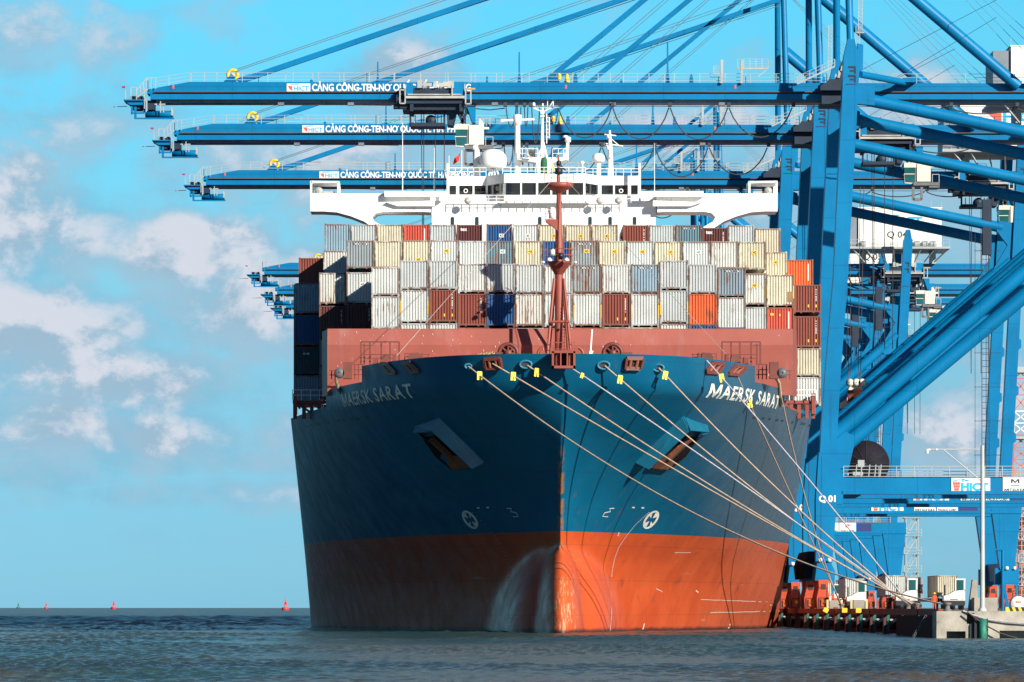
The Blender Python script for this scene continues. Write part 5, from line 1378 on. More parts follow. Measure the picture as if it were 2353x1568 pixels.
# machinery house on the girder
hx0, hx1 = XR + 23.4, XR + 35.9; hz0, hz1 = PZ(195, D1) + 2.3, PZ(195, D1) + 8.1
mb = MB(); mb.box(hx0, hx1, D1 - 4.2, D1 + 4.2, hz0, hz1); mb.box(hx0 - .1, hx1 + .1, D1 - 4.3, D1 + 4.3, hz1, hz1 + .15); ho = mb.build("machinery_house", M_SIGN, crane)
mb = MB(); mb.box(hx0 - 2.2, hx1 + 1.2, D1 - 5.4, D1 + 5.2, hz0 - .35, hz0 - .02)
for i in range(8): mb.bar((lerp(hx0 - 1, hx1 + 1, i / 7), D1 - 5.2, hz0 - .3), (lerp(hx0 + 1, hx1 - 1, i / 7), D1 - 3.0, hz0 - 2.2), .16)
for x in (hx0 + 1, hx1 - 1): mb.box(x - .3, x + .3, D1 - 2.4, D1 + 2.4, hz0 - 2.4, hz0 - .3)
n = 16
for i in range(n + 1): mb.bar((lerp(hx0 - 2.1, hx1 + 1.1, i / n), D1 - 5.3, hz0), (lerp(hx0 - 2.1, hx1 + 1.1, i / n), D1 - 5.3, hz0 + 1.05), .06)
for h_ in (.55, 1.05): mb.bar((hx0 - 2.1, D1 - 5.3, hz0 + h_), (hx1 + 1.1, D1 - 5.3, hz0 + h_), .05)
for i in range(9): mb.bar((lerp(hx0, hx1, i / 8), D1 - 4.2, hz1 + .1), (lerp(hx0, hx1, i / 8), D1 - 4.2, hz1 + 1.1), .05)
mb.build("house_platform", M_RAILG, crane, ho)
mb = MB()
for x in (hx0 + .7, hx1 - 3.7, hx1 - 2.5, hx1 - 1.3): mb.box(x - .38, x + .38, D1 - 4.75, D1 - 4.22, hz0 + .1, hz0 + .85)
mb.each("air_conditioner", M_RAILG, crane, ho)
for p_ in ((hx0 - .02, hx0 - 2.0, 4),): 
    mb = MB(); mb.box(hx0 - 1.9, hx0 - .05, D1 - 3.9, D1 + 3.9, hz0, hz1 - .4); mb.build("house_annex", mat("house_grey", (.20, .23, .26), .5, var=.08), crane, ho)
mb = MB(); add_text(mb, "HICT", hx0 + 5.1, hx0 + 9.6, hz0 + 3.3, hz0 + 4.55, D1 - 4.23, .05); mb.bar((hx0 + 3.2, D1 - 4.23, hz0 + 4.7), (hx0 + 6.2, D1 - 4.23, hz0 + 4.8), .12); mb.build("house_lettering", M_CYAN, crane, ho)
mb = MB(); mb.prism([(hx0 + 3.1, hz0 + 4.5), (hx0 + 4.9, hz0 + 4.5), (hx0 + 4.9, hz0 + 3.3), (hx0 + 4.2, hz0 + 3.5)], D1 - 4.25, D1 - 4.22); mb.build("house_emblem", M_SRED, crane, ho)
# trolley group, parent at the trolley centre so that every crane carries it elsewhere
TU = 993.0
tro = thing("trolley", "", "x", (PX(TU, D1), D1, PZ(226, D1))); del tro['label'], tro['category']
mb = MB(); D_ = D1 - 2.6
mb.box(PX(918, D1), PX(1068, D1), D1 - 2.9, D1 + 2.9, PZ(245, D1), PZ(236, D1)); mb.box(PX(920, D1), PX(1066, D1), D1 - 2.9, D1 - 2.2, PZ(226, D1), PZ(210, D1)); mb.box(PX(908, D1), PX(920, D1), D1 - 2.6, D1 - 1.6, PZ(246, D1), PZ(222, D1))
mb.box(PX(926, D1), PX(1066, D1), D1 - 2.3, D1 + 2.3, PZ(258, D1), PZ(244, D1)); mb.box(PX(905, D1), PX(940, D1), D1 - 2.4, D1 - 1.4, PZ(255, D1), PZ(245, D1))
for u in (943, 1056): mb.box(PX(u, D1), PX(u + 8, D1), D1 - 2.8, D1 + 2.8, PZ(262, D1), PZ(222, D1))
for u in (943, 1021): mb.bar(P(u, 258, D1 - 1.2), P(u, 292, D1 - 1.2), .2)
mb.box(PX(943, D1), PX(1023, D1), D1 - 1.6, D1 + 1.6, PZ(294, D1), PZ(286, D1)); mb.lathe(P(990, 277, D1 - 1.2), [(.05, 0), (.55, 0), (.55, 1.6), (.05, 1.6)], 14, 'y')
for u in (954, 1006, 1014): mb.bar(P(u, 287, D1 - 1.2), P(u, 265, D1 - 1.2), .09)
mb.prism(poly([(1026, 258), (1050, 258), (1046, 275), (1040, 292), (1028, 290)]), D1 - 1.5, D1 + 1.5)
for u in (1069, 1091): mb.bar(P(u, 248, D1 - 1), P(u, 285, D1 - 1), .14)
for (a, b) in (((1052, 258), (1066, 285)), ((1072, 258), (1060, 284)), ((1066, 245), (1078, 262))): mb.bar(P(*a, D1 - 1.2), P(*b, D1 - 1.2), .28)
tf = mb.build("trolley_frame", M_BLUED, tro)
mb = MB(); mb.prism(poly([(1073, 248), (1093, 248), (1093, 286), (1086, 286)]), D1 - 1.5, D1 + 1.5); mb.box(PX(1040, D1), PX(1068, D1), D1 - 3.0, D1 - 2.9, PZ(232, D1), PZ(196, D1)); mb.box(PX(934, D1), PX(950, D1), D1 - 2.95, D1 - 2.4, PZ(225, D1), PZ(197, D1)); mb.each("trolley_bracket", M_BLUE, tro)
mb = MB(); mb.box(PX(932, D1), PX(1068, D1), D1 - 3.3, D1 - 3.0, PZ(234, D1), PZ(228.5, D1)); mb.box(PX(938, D1), PX(1060, D1), D1 - 3.1, D1 - 2.92, PZ(226, D1), PZ(223.5, D1))
for (u0, u1, v0, v1) in ((960, 971, 193, 210), (973, 981, 196, 208), (981, 993, 199, 206), (997, 1004, 195, 210), (1008, 1019, 198, 208), (1019, 1030, 196, 207), (1030, 1043, 194, 210)): mb.box(PX(u0, D1), PX(u1, D1), D1 - 3.2, D1 - 2.6, PZ(v1, D1), PZ(v0, D1))
for (u, v0, v1) in ((919, 238, 207), (931, 238, 195), (1070, 240, 205), (1082, 240, 205), (1039, 220, 196)): mb.bar(P(u, v0, D1 - 3.2), P(u, v1, D1 - 3.2), .12)
for (u0, u1, v) in ((919, 931, 238), (1070, 1082, 239), (1070, 1082, 206), (919, 931, 207)): mb.bar(P(u0, v, D1 - 3.2), P(u1, v, D1 - 3.2), .12)
mb.build("trolley_walkway", M_GREY, tro)
mb = MB(); mb.bar(P(1070, 204.5, D1 - 3.2), P(1092, 204.5, D1 - 3.2), .16); mb.build("tow_bar", mat("ochre_bar", (.50, .28, .08), .6), tro)
mb = MB()   # operator's cab
mb.box(PX(1078, D1), PX(1112, D1), D1 - 1.5, D1 + 1.5, PZ(336, D1), PZ(291, D1)); mb.box(PX(1046, D1), PX(1080, D1), D1 - 1.4, D1 + 1.4, PZ(301, D1), PZ(289, D1)); mb.prism(poly([(1046, 316), (1079, 316), (1079, 342), (1048, 340)]), D1 - 1.35, D1 - 1.28)
mb.prism(poly([(1058, 292), (1068, 292), (1068, 285), (1059, 276), (1057, 280)]), D1 - 1.3, D1 - .9); mb.prism(poly([(1100, 292), (1112, 292), (1112, 287), (1104, 276), (1101, 278)]), D1 - 1.3, D1 - .9); mb.box(PX(1112, D1), PX(1124, D1), D1 - 1.2, D1 - .8, PZ(300, D1), PZ(295, D1))
cab = mb.build("operator_cab", M_CREAM, tro)
mb = MB(); mb.prism(poly([(1048, 318), (1073, 318), (1073, 338), (1050, 337)]), D1 - 1.42, D1 - 1.36); mb.box(PX(1047, D1), PX(1073, D1), D1 - 1.35, D1 + 1.35, PZ(315, D1), PZ(302, D1)); mb.box(PX(1049, D1), PX(1076, D1), D1 - 1.26, D1 + 1.2, PZ(336, D1), PZ(317, D1)); mb.build("cab_window", M_CABG, tro)
mb = MB(); mb.box(PX(1069, D1), PX(1134, D1), D1 - 1.6, D1 + 1.6, PZ(346, D1), PZ(338, D1)); mb.box(PX(1108, D1), PX(1134, D1), D1 - 1.5, D1 + 1.5, PZ(351, D1), PZ(345, D1)); mb.box(PX(1073, D1), PX(1079, D1), D1 - 1.4, D1, PZ(336, D1), PZ(301, D1))
for a, b in (((1069, 346), (1069, 379)), ((1069, 378), (1090, 378)), ((1090, 378), (1090, 346))): mb.bar(P(*a, D1 - 1.2), P(*b, D1 - 1.2), .28)
mb.build("cab_platform", mat("platform_grey", (.14, .145, .15), .6, var=.2), tro)
mb = MB()
for u in (1116, 1133): mb.bar(P(u, 340, D1 - 1.5), P(u, 315, D1 - 1.5), .07)
mb.bar(P(1116, 315, D1 - 1.5), P(1133, 315, D1 - 1.5), .07)
for u in (1110, 1118, 1126): mb.bar(P(u, 290, D1 - .8), P(u, 271, D1 - .8), .06)
mb.build("cab_railing", M_RAILG, tro)
mb = MB()
for (u, u2) in ((968, 973), (974, 973), (1000, 1000), (1021, 1020)): mb.tube([P(u, 258, D1), (PX(u2, D1), D1, 30)], .04, 4)
mb.each("hoist_rope", M_CABLE, tro)
tro.parent = crane; tro.location = tro.location - crane.location
# festoon cable under the girder
mb = MB()
def loop(u0, u1, v0, v1, D, r_=.07, n=14):
    mb.tube([P(lerp(u0, u1, i / n), v0 + (v1 - v0) * (1 - (2 * i / n - 1) ** 2) ** .8, D) for i in range(n + 1)], r_, 5)
for (u0, u1, vb) in ((1283, 1405, 317), (1408, 1537, 320), (1540, 1672, 321), (1675, 1820, 316), (2078, 2180, 260), (2184, 2330, 262), (2335, 2460, 262)): loop(u0, u1, 248, vb, D1 - 1.4)
for (u0, u1, vb) in ((1163, 1186, 292), (1189, 1197, 290), (1205, 1213, 291), (1222, 1240, 330), (1250, 1283, 300)): loop(u0, u1, 247, vb, D1 - 1.4, .06)
mb.tube([P(1092, 250, D1 - 1.4), P(1125, 253, D1 - 1.4), P(1160, 249, D1 - 1.4)], .06, 5)
for u in (1161, 1187, 1205, 1219, 1407, 1538, 1673, 1821, 2078, 2182, 2333): mb.box(PX(u - 4, D1), PX(u + 4, D1), D1 - 1.8, D1 - 1.1, PZ(249, D1), PZ(240, D1))
mb.tube([P(1060, 244, D1 - 1.6), P(2400, 246, D1 - 1.6)], .03, 4)
mb.build("festoon_cable", M_CABLE, crane)
# cable reel between the frames, stair tower by the landside leg
mb = MB(); c = P(1990, 1066, DF - 3)
mb.lathe(c, [(.1, -.25), (2.35, -.25), (2.35, -.05), (1.2, .05), (1.2, .3), (2.35, .35), (2.35, .5), (.1, .5)], 26, 'y')
mb.build("cable_reel", mat("reel_black", (.013, .012, .019), .7, var=.3, spec=.15), crane)
mb = MB()
for k in range(12): a = k * .5236; mb.bar(c + Vector((.4 * math.cos(a), -.3, .4 * math.sin(a))), c + Vector((2.3 * math.cos(a), -.3, 2.3 * math.sin(a))), .035)
mb.build('reel_spokes', M_BLACK, crane)
mb = MB()
mb.box(PX(1975, DN), PX(1990, DN), DN + 2, DN + 3, PZ(1072, DN), PZ(1056, DN)); mb.box(PX(1938, DN), PX(1952, DN), DN + 1, DN + 2, PZ(1092, DN), PZ(1086, DN)); mb.box(PX(1962, DN), PX(1985, DN), DN + 1, DN + 2, PZ(1092, DN), PZ(1084, DN))
for u in (1966, 1978, 1996, 2010, 2022): mb.bar(P(u, 1096, DN + 1), P(u + 3, 1068, DN + 1), .09)
mb.each("reel_gear", M_RAILG, crane)
mb = MB()
xs0, xs1, yn, yf = 63.6, 65.4, DN + 1, DN + 4.5
for x in (xs0, xs1):
    for y in (yn, yf): mb.bar((x, y, 1.9), (x, y, 17), .09)
for z in (4.7, 7.4, 10.1, 12.8, 15.5):
    mb.box(xs0 - .3, xs1 + .5, yn - .2, yf + .2, z - .06, z + .02)
    for h_ in (.5, 1.0): mb.bar((xs0 - .3, yn - .2, z + h_), (xs1 + .5, yn - .2, z + h_), .05)
    mb.bar((xs1 + .45, yn - .2, z), (xs1 + .45, yn - .2, z + 1.05), .06)
    for dx_ in (0, .5): mb.bar((xs0 + .1, yn + .4 + dx_, z - 2.7), (xs1 - .1, yn + .4 + dx_, z), .12)
    for i in range(8): t_ = i / 8; mb.bar((lerp(xs0, xs1, t_), yn + .4, z - 2.7 * (1 - t_)), (lerp(xs0, xs1, t_), yn + .4, z - 2.7 * (1 - t_) + .95), .04)
    mb.bar((xs0, yn + .4, z - 1.75), (xs1, yn + .4, z + .95), .05)
mb.build("stair_tower", M_RAILG, crane)
# ladder and conduit on the landside leg
mb = MB()
for dx_ in (-2.6, -2.1, -1.75): mb.bar((lx(15) + dx_, DN, 15), (lx(15) + dx_, DN, 46), .07)
for i in range(44): mb.bar((lx(15) - 2.6, DN, 15 + i * .7), (lx(15) - 1.75, DN, 15 + i * .7), .06)
mb.bar((lx(15) - 3.4, DN, 15), (lx(15) - 3.4, DN, 46), .05)
for i in range(8): mb.bar((lx(15) - 3.5, DN, 16 + i * 4), (lx(15) - .4, DN, 16 + i * 4), .06)
mb.box(lx(15) - 2.55, lx(15) - 1.5, DN - .5, DN + .5, 43.5, 50)
mb.build("leg_ladder", M_BLUED, crane)

# number on the leg: one per crane
def numbers(root, D0, txt):
    off = Vector(root.location) - Vector(crane.location)
    mb = MB(); add_text(mb, txt, PX(1880, DN), PX(1918.5, DN), PZ(1157, DN), PZ(1139, DN), DN - 1.03, .05)
    mb.v = [(x + off.x, y + off.y, z + off.z) for x, y, z in mb.v]; mb.build("leg_number", M_TEXTW, root)
    mb = MB(); add_text(mb, txt, hx0 + 4.3, hx0 + 7.3, hz0 + 1.2, hz0 + 2.35, D1 - 4.23, .01)
    mb.v = [(x + off.x, y + off.y, z + off.z) for x, y, z in mb.v]; mb.build("house_number", M_INK, root)
TX = {1: (9.9, "second blue quay crane, numbered Q 02, its trolley beside its waterside legs"), 2: (26.0, "third blue quay crane, lowest of the three near booms above the bridge"),
      3: (30.0, "far blue quay crane, numbered Q 04 on its white machinery house"), 4: (36.0, "far blue crane behind Q 04, its boom tip middle of three beside the stacks"), 5: (33.0, "farthest blue crane, its boom tip lowest of the three beside the stacks")}
cranes = [crane]
for i in range(1, 6):
    c = dup(crane, (XR, DC[i], ZQ)); c['label'] = TX[i][1]; cranes.append(c)
    for ch in kids(c):
        if ch.name.startswith("trolley") and ch.type == 'EMPTY': ch.location.x = TX[i][0]
for i, c in enumerate(cranes): numbers(c, DC[i], "Q 0%d" % (i + 1))
# ------------------------------------------------------------------ the quay
YE = 331.5                                            # its end face towards us
XF = 30.95                                            # line of the fender fronts
M_CONC = mat("quay_concrete", (.40, .36, .29), .85, var=.22, vs=.9, rust=.25, rustc=(.17, .14, .10), streak=1.6, bump=.5)
M_CONC2 = mat("quay_top_concrete", (.22, .20, .17), .85, var=.2)
mb = MB()
def qx(u): return PX(u, YE)
def qz(v): return PZ(v, YE)
x0 = qx(2152)
# end face built round its openings
zt = ZQ
for (u0, u1, v0, v1) in ((2152, 2175, 1405, 1470), (2175, 2219, 1405, 1451), (2219, 2221.5, 1405, 1470), (2221.5, 2239, 1405, 1409), (2221.5, 2239, 1434, 1470), (2239, 2297, 1405, 1470), (2297, 2620, 1405, 1449.5)):
    mb.box(qx(u0), qx(u1), YE, YE + 1.6, qz(min(v1, 1472)), zt if v0 == 1405 else qz(v0))
mb.box(x0, 200, YE + 1.6, YE + 3.0, -1.5, zt - .02)
mb.box(qx(2620), 200, YE, YE + 1.6, -1.5, zt)
quay_front = structure(mb.build("quay_end_wall", M_CONC))
mb = MB(); mb.box(32.6, 240, YE + 3.0, 1500, -1.5, ZQ - .004); structure(mb.build("quay", M_CONC2))
mb = MB(); mb.box(32.45, 32.6, YE + 3.0, 1500, -1.2, ZQ - .15); structure(mb.build("quay_wall", mat("quay_wall_dark", (.035, .035, .04), .8, var=.3)))
# fender line: rust-red capping beam, dark panels with green posts
mb = MB(); mb.box(XF + .05, 31.7, YE - .3, 1400, qz(1411) + .0, ZQ + .12); mb.build("capping", M_DRED) if False else None
cap = MB(); cap.box(XF + .02, XF + .36, YE + 1.7, 1300, ZQ - .30, ZQ + .16)
for y in (349, 392, 431, 447): cap.box(XF - .03, XF + .3, y, y + .8, ZQ - .3, ZQ + .3)
cap_o = cap.build("kerb_beam", mat("capping_rust", (.21, .05, .028), .7, var=.25, rust=.3, rustc=(.10, .04, .025))); tag(cap_o, "long rust-red kerb beam along the quay edge above the fenders", "kerb beam")
def fender(y, lab=None):
    r = thing("quay_fender", lab or "black rubber fender panel with a rust-red and green front post along the quay", "fender", (XF, y, ZQ), "fender panels along the quay edge")
    mb = MB(); mb.box(XF + 1.3, 32.45, y + .3, y + 12.6, -.6, ZQ - .5)
    mb.lathe((XF + 1.15, y + 1.6, .70), [(.05, 0), (.30, 0), (.30, 9), (.05, 9)], 12, 'y')
    mb.build("rubber_panel", mat("fender_black", (.012, .012, .014), .8, var=.4, spec=.15), r)
    mb = MB(); mb.box(XF - .02, XF + .20, y + .02, y + .9, -.8, ZQ - .31); mb.build("steel_post", mat("post_rust", (.09, .028, .02), .7, var=.3, rust=.4, rustc=(.05, .03, .03)), r)
    mb = MB(); mb.box(XF + .21, XF + .44, y - .02, y + .55, -.6, ZQ - .31); mb.build("green_facing", mat("facing_green", (.012, .13, .095), .5, var=.25, rust=.25, rustc=(.02, .05, .05)), r)
    mb = MB()
    for k in range(9):
        a = Vector((XF + .55 + k * .10, y - .3, ZQ - .70 - .10 * math.sin(k * .9)))
        mb.tube([a + Vector((.10 * math.cos(t_ * .785), .0 if k % 2 else .05 * math.sin(t_ * .785), (.075 if k % 2 else .05) * math.sin(t_ * .785))) for t_ in range(9)], .038, 4)
    mb.build("slack_chain", mat("chain_white", (.50, .50, .48), .6), r)
    return r
f0 = fender(352.0)
fy = [365.6, 378, 391, 405, 417.5, 430.5, 444, 457.5, 471, 484.5, 498, 511.5]
FO = ['second', 'third', 'fourth', 'fifth', 'sixth', 'seventh', 'eighth', 'ninth', 'tenth', 'eleventh', 'twelfth', 'thirteenth']
for y, w_ in zip(fy, FO):
    dup(f0, (XF, y, ZQ))['label'] = f'black fender panel with rust-red and green post, {w_} from the concrete quay corner'
f0['label'] = "nearest quay fender, its green post standing alone before the dark corner of the quay"; del f0['group']
f0['group'] = "fender panels along the quay edge"
mb = MB(); mb.box(31.2, x0 + .02, YE + 1.7, 364.0, -1.5, ZQ - .34); mb.lathe((31.6, YE + 6, .75), [(.05, 0), (.7, 0), (.7, 12), (.05, 12)], 12, 'y')
tag(mb.build("corner_fender", mat("fender_black", (.012, .012, .014), .8)), "long black rubber block at the quay corner beside the concrete end", "fender")
mb = MB()
for k in range(10):
    a = P(2096 + k * 3.4 if False else 2100 + k * 3, 1462 - k * 5.0, YE + 1.5)
    mb.tube([a + Vector((.07 * math.cos(t_ * .785), .03, .10 * math.sin(t_ * .785))) for t_ in range(9)], .022, 4)
tag(mb.build("hanging_chain", mat("chain_grey", (.14, .14, .14), .6)), "grey chain hanging slantwise across the black corner fender", "chain")
# fender set into the concrete end face
mb = MB(); r = thing("recessed_fender", "black steel fender with a green rubber cylinder set into the concrete quay end", "fender", (qx(2253), YE, 0))
for (a, b) in ((2238, 2248), (2262, 2269)): mb.box(qx(a), qx(b), YE - .35, YE, qz(1470), qz(1422))
mb.prism([(qx(2238), qz(1421.5)), (qx(2270), qz(1421.5)), (qx(2270), qz(1470)), (qx(2228), qz(1470)), (qx(2228), qz(1437))], YE - .12, YE - .004)
mb.build("steel_frame", M_BLACK, r)
mb = MB(); mb.lathe((qx(2257), YE - .45, -.6), [(.02, 0), (.26, 0), (.26, qz(1422.5) + .6), (.02, qz(1422.5) + .6)], 14); mb.build("rubber_cylinder", mat("cyl_green", (.015, .19, .12), .6, var=.25, rust=.2, rustc=(.02, .07, .05)), r)
# yellow-black edge strip, yellow blocks
mb = MB(); mb.box(qx(2311), qx(2700), YE + .1, YE + .7, ZQ, ZQ + .28); st = mb.build("edge_kerb", M_YELLOW); tag(st, "yellow and black striped kerb block at the far right of the quay end", "kerb")
mb = MB()
for i in range(24):
    u = 2318 + i * 14; mb.add([(qx(u), YE + .095, ZQ + .28), (qx(u + 7), YE + .095, ZQ + .28), (qx(u + 11), YE + .095, ZQ), (qx(u + 4), YE + .095, ZQ)], [(0, 1, 2, 3)])
mb.build("black_stripes", M_BLACK, None, st)
LB = ["tilted yellow block lying on the kerb beam, left of two square ones", "yellow square block on the kerb beam, middle of three", "yellow square block on the kerb beam, rightmost of three"]
for (u, D), lab in zip(((1897, 432), (1940, 411), (1972, 396)), LB):
    mb = MB(); s = .19; x, z = PX(u, D), ZQ + .02
    mb.box(-s * 1.15, s * 1.15, -.3, .3, -s, s); o = mb.build("yellow_block", M_YELLOW); o.location = (x, D - .2, z)
    if u == 1897: o.rotation_euler = (0, .5, 0)
    tag(o, lab, "marker block", "yellow blocks on the kerb beam")
# lamp post
r = thing("lamp_post", "tall grey lamp post with a long side arm on the quay end", "lamp post", (PX(2257.5, 336), 336, ZQ))
mb = MB(); mb.tube([P(2257.5, 1404, 336), P(2257.5, 1024, 336)], [.17, .13], 14); mb.lathe((PX(2257.5, 336), 336, ZQ), [(.3, 0), (.3, .08), (.2, .25)], 12); mb.build("pole", mat("post_grey", (.46, .48, .46), .45), r)
mb = MB(); mb.tube([P(2256, 1033, 336), P(2136, 1033, 336)], .045, 8); mb.tube([P(2168, 1034, 336), P(2253, 1104, 336)], .04, 7); mb.build("arm", mat("post_grey", (.46, .48, .46)), r)
mb = MB(); mb.tube([P(2138, 1033, 336), P(2131, 1034, 336), P(2130.5, 1042, 336)], [.06, .12, .11], 10); mb.lathe(P(2152, 1036, 336), [(.02, 0), (.07, .03), (.07, .12), (.02, .15)], 8); mb.build("lamp_head", M_SIGN, r)
# blue pipe stand and drum at right
r = thing("pipe_stand", "slim blue gooseneck pipe stand with a slanting strut at the right of the quay", "pipe stand", (PX(2305, 345), 345, ZQ))
mb = MB(); mb.tube([P(2304, 1404, 345), P(2304, 1264, 345)], .11, 10); mb.tube([P(2304, 1264, 345), P(2288, 1264, 345)], .08, 8); mb.build("upright", M_BLUE, r)
mb = MB(); mb.bar(P(2306, 1345, 345), P(2318, 1404, 345), .2); mb.build("strut", M_BLUE, r)
mb = MB(); c = P(2340, 1388, 340); mb.lathe(c, [(.02, 0), (.50, 0), (.55, .1), (.55, .9), (.02, .9)], 20, 'y'); o = mb.build("steel_drum", M_SIGN); tag(o, "white round drum end-on beside the blue pipe stand", "drum")
mb = MB(); mb.box(c.x - .18, c.x + .2, c.y - .02, c.y - .005, c.z + .08, c.z + .18); mb.build("red_marking", M_SRED, None, o)
# terminal tractors with their loads
def truck(x, y, lab, blue=0):
    r = thing("terminal_tractor", lab, "truck", (x, y, ZQ), "terminal tractors on the quay")
    mb = MB()
    mb.prism([(x - 1.2, ZQ + 1.05), (x + 1.25, ZQ + 1.05), (x + 1.25, ZQ + 2.35), (x + .05, ZQ + 2.15), (x - .75, ZQ + 1.7), (x - 1.2, ZQ + 1.6)], y, y + 2.1)
    mb.box(x - 1.1, x + 1.2, y - .05, y, ZQ + 1.1, ZQ + 1.3)
    for a, b in ((.12, .22), (1.15, 1.27)): mb.box(x + a, x + b, y, y + .12, ZQ + 2.2, ZQ + 3.5); mb.box(x + a, x + b, y + 1.6, y + 1.7, ZQ + 2.2, ZQ + 3.5)
    mb.box(x + .1, x + 1.3, y - .06, y + 1.75, ZQ + 3.45, ZQ + 3.6)
    bd = mb.build("cab", M_SIGN, r)
    mb = MB(); mb.box(x + .26, x + 1.08, y - .02, y + 1.62, ZQ + 2.25, ZQ + 3.44); mb.build("windscreen", M_CABG, r, bd)
    mb = MB(); mb.box(x - .5, x + .3, y - .06, y - .045, ZQ + 1.5, ZQ + 1.72) if False else mb.box(x - .5, x + .4, y - .06, y - .04, ZQ + 1.16, ZQ + 1.26)
    mb.build("grille", M_BLACK, r, bd)
    for s in (-.85, .95):
        mb = MB(); mb.box(x + s - .14, x + s + .14, y - .07, y - .04, ZQ + 1.17, ZQ + 1.29); mb.build("headlight", M_GREY, r, bd)
    mb = MB(); mb.box(x - 1.2, x + 1.25, y, y + 2.2, ZQ + .5, ZQ + 1.04); mb.box(x - .45, x + .45, y + 2.2, y + 14.5, ZQ + .95, ZQ + 1.3)
    for dx_ in (-1.2, .8): mb.box(x + dx_, x + dx_ + .4, y + 10, y + 14, ZQ + .9, ZQ + 1.4)
    mb.build("chassis", M_BLACK, r)
    for s in (-1.0, 1.0):
        for yy in (1.0, 3.6, 11.5, 13.0):
            mb = MB(); mb.lathe((x + s, y + yy, ZQ + .5), [(.05, -.2), (.4, -.2), (.5, -.12), (.5, .12), (.4, .2), (.05, .2)], 12, 'x'); mb.build("wheel", M_BLACK, r)
    mb = MB(); mb.tube([(x - .95, y + 1.9, ZQ + 1.6), (x - .95, y + 1.9, ZQ + 3.0)], .1, 8); mb.build("exhaust_pipe", M_GREY, r)
    return r
def load(x, y, key, lab, extra=()):
    return make_container((x, y, ZQ + 1.42), 2.591, key, lab, "containers carried on the trucks", extra)
truck(PX(2189, 571), 569.0, "white tractor at the right end of the quay trucks, near the lamp post"); load(PX(2177, 573.5), 573.5, 'cream', "rust-edged cream container on the rightmost white tractor, dark along its left side", ())
truck(PX(2083, 566), 566, "white tractor beside the grey container with a blue star square"); load(PX(2059, 571), 571, 'white', "white ribbed container on the tractor left of the blue star square")
truck(PX(1968, 628), 628, "white tractor just right of the orange crane bogies, cab at its right"); load(PX(1964, 633), 633, 'white', "white ribbed container on the tractor nearest the orange bogies")
truck(PX(1914, 700), 700, "small far white tractor half hidden by the orange crane bogies"); load(PX(1905, 705), 705, 'cream', "ochre-cream container on the far tractor behind the orange bogies")
# grey container lying across, with owner's name and star square
r = thing("shipping_container", "grey container turned aslant with black lettering and a blue star square", "container", (PX(2061, 600), 600, ZQ + 1.4), "containers carried on the trucks")
M_CG = mat("container_plain_grey", (.30, .31, .31), .55, var=.12, rust=.2)
mb = MB(); LX, LY = 2.1, 11.8
def obl(x, t): return (2.2 + LX * t, LY * t)
mb.add([(x, y, z) for z in (0, 2.6) for x, y in ((-.05, 0), (2.2, 0), (2.2 + LX, LY), (LX - .05, LY))], [(0, 1, 2, 3), (7, 6, 5, 4), (0, 4, 5, 1), (1, 5, 6, 2), (2, 6, 7, 3), (3, 7, 4, 0)]); o = mb.build("body", M_CG); o.parent = r
mb = MB(); mb.box(.75, 1.75, -.03, -.005, .75, 2.0); o = mb.build("blue_square", mat("star_square_blue", (.10, .50, .80), .5)); o.parent = r
mb = MB(); st = []
for k in range(14):
    a = math.pi / 2 + k * math.pi / 7; rr = .46 if k % 2 == 0 else .2; st.append((1.25 + rr * math.cos(a), 1.3 + rr * math.sin(a)))
mb.add([(x, -.05, z) for x, z in st] + [(1.25, -.05, 1.3)], [(i, (i + 1) % 14, 14) for i in range(14)]); o = mb.build("star", M_SIGN); o.parent = r
mb = MB(); vs_, fs_, a0_, a1_, b0_, b1_ = text_geo("MAERSK", .05, 1.0)
mb.add([(2.2 + LX * (.06 + .86 * (x - a0_) / (a1_ - a0_)) + .03, LY * (.06 + .86 * (x - a0_) / (a1_ - a0_)) - .03, .6 + 1.15 * (y - b0_) / (b1_ - b0_)) for x, y in vs_], fs_); o = mb.build("owner_lettering", M_INK); o.parent = r
tk = MB(); 
for s in (.6, 2.6, 6.5): tk.lathe((PX(2061, 600) + s, 600.6, ZQ + .5), [(.05, -.2), (.5, -.15), (.5, .15), (.05, .2)], 12, 'y')
tk.box(PX(2061, 600), PX(2061, 600) + 8, 600.2, 602.2, ZQ + .95, ZQ + 1.38); tag(tk.build("trailer", M_BLACK), "black trailer under the grey container with the star square", "trailer")
# dock worker in orange
px_, py_ = PX(2147, 520), 520.0
r = thing("person", "dock worker in orange overalls and yellow helmet standing beside the rightmost tractor", "person", (px_, py_, ZQ))
def skin(name, verts, edges, radii, m, root, par=None):
    me = bpy.data.meshes.new(name); me.from_pydata(verts, edges, []); o = bpy.data.objects.new(name, me); COL.objects.link(o)
    o.modifiers.new("skin", 'SKIN'); sv = me.skin_vertices
    if not sv: 
        bm = bmesh.new(); bm.from_mesh(me); bm.verts.layers.skin.verify(); bm.to_mesh(me); bm.free(); sv = me.skin_vertices
    for i, rr in enumerate(radii): sv[0].data[i].radius = rr if isinstance(rr, tuple) else (rr, rr)
    sv[0].data[0].use_root = True
    ss = o.modifiers.new("sub", 'SUBSURF'); ss.levels = ss.render_levels = 2
    me.materials.append(m); o.parent = par or root; return o
V = [(0, 0, .95), (0, 0, 1.2), (0, 0, 1.42), (0, -.01, 1.52), (0, -.02, 1.66), (0, -.02, 1.76), (.2, 0, 1.40), (.27, .0, 1.12), (.25, -.12, .88), (-.2, 0, 1.40), (-.27, .02, 1.12), (-.24, -.1, .88), (.1, 0, .88), (.11, -.02, .48), (.12, .02, .08), (.12, -.14, .04), (-.1, 0, .88), (-.11, -.02, .48), (-.12, .02, .08), (-.12, -.14, .04)]
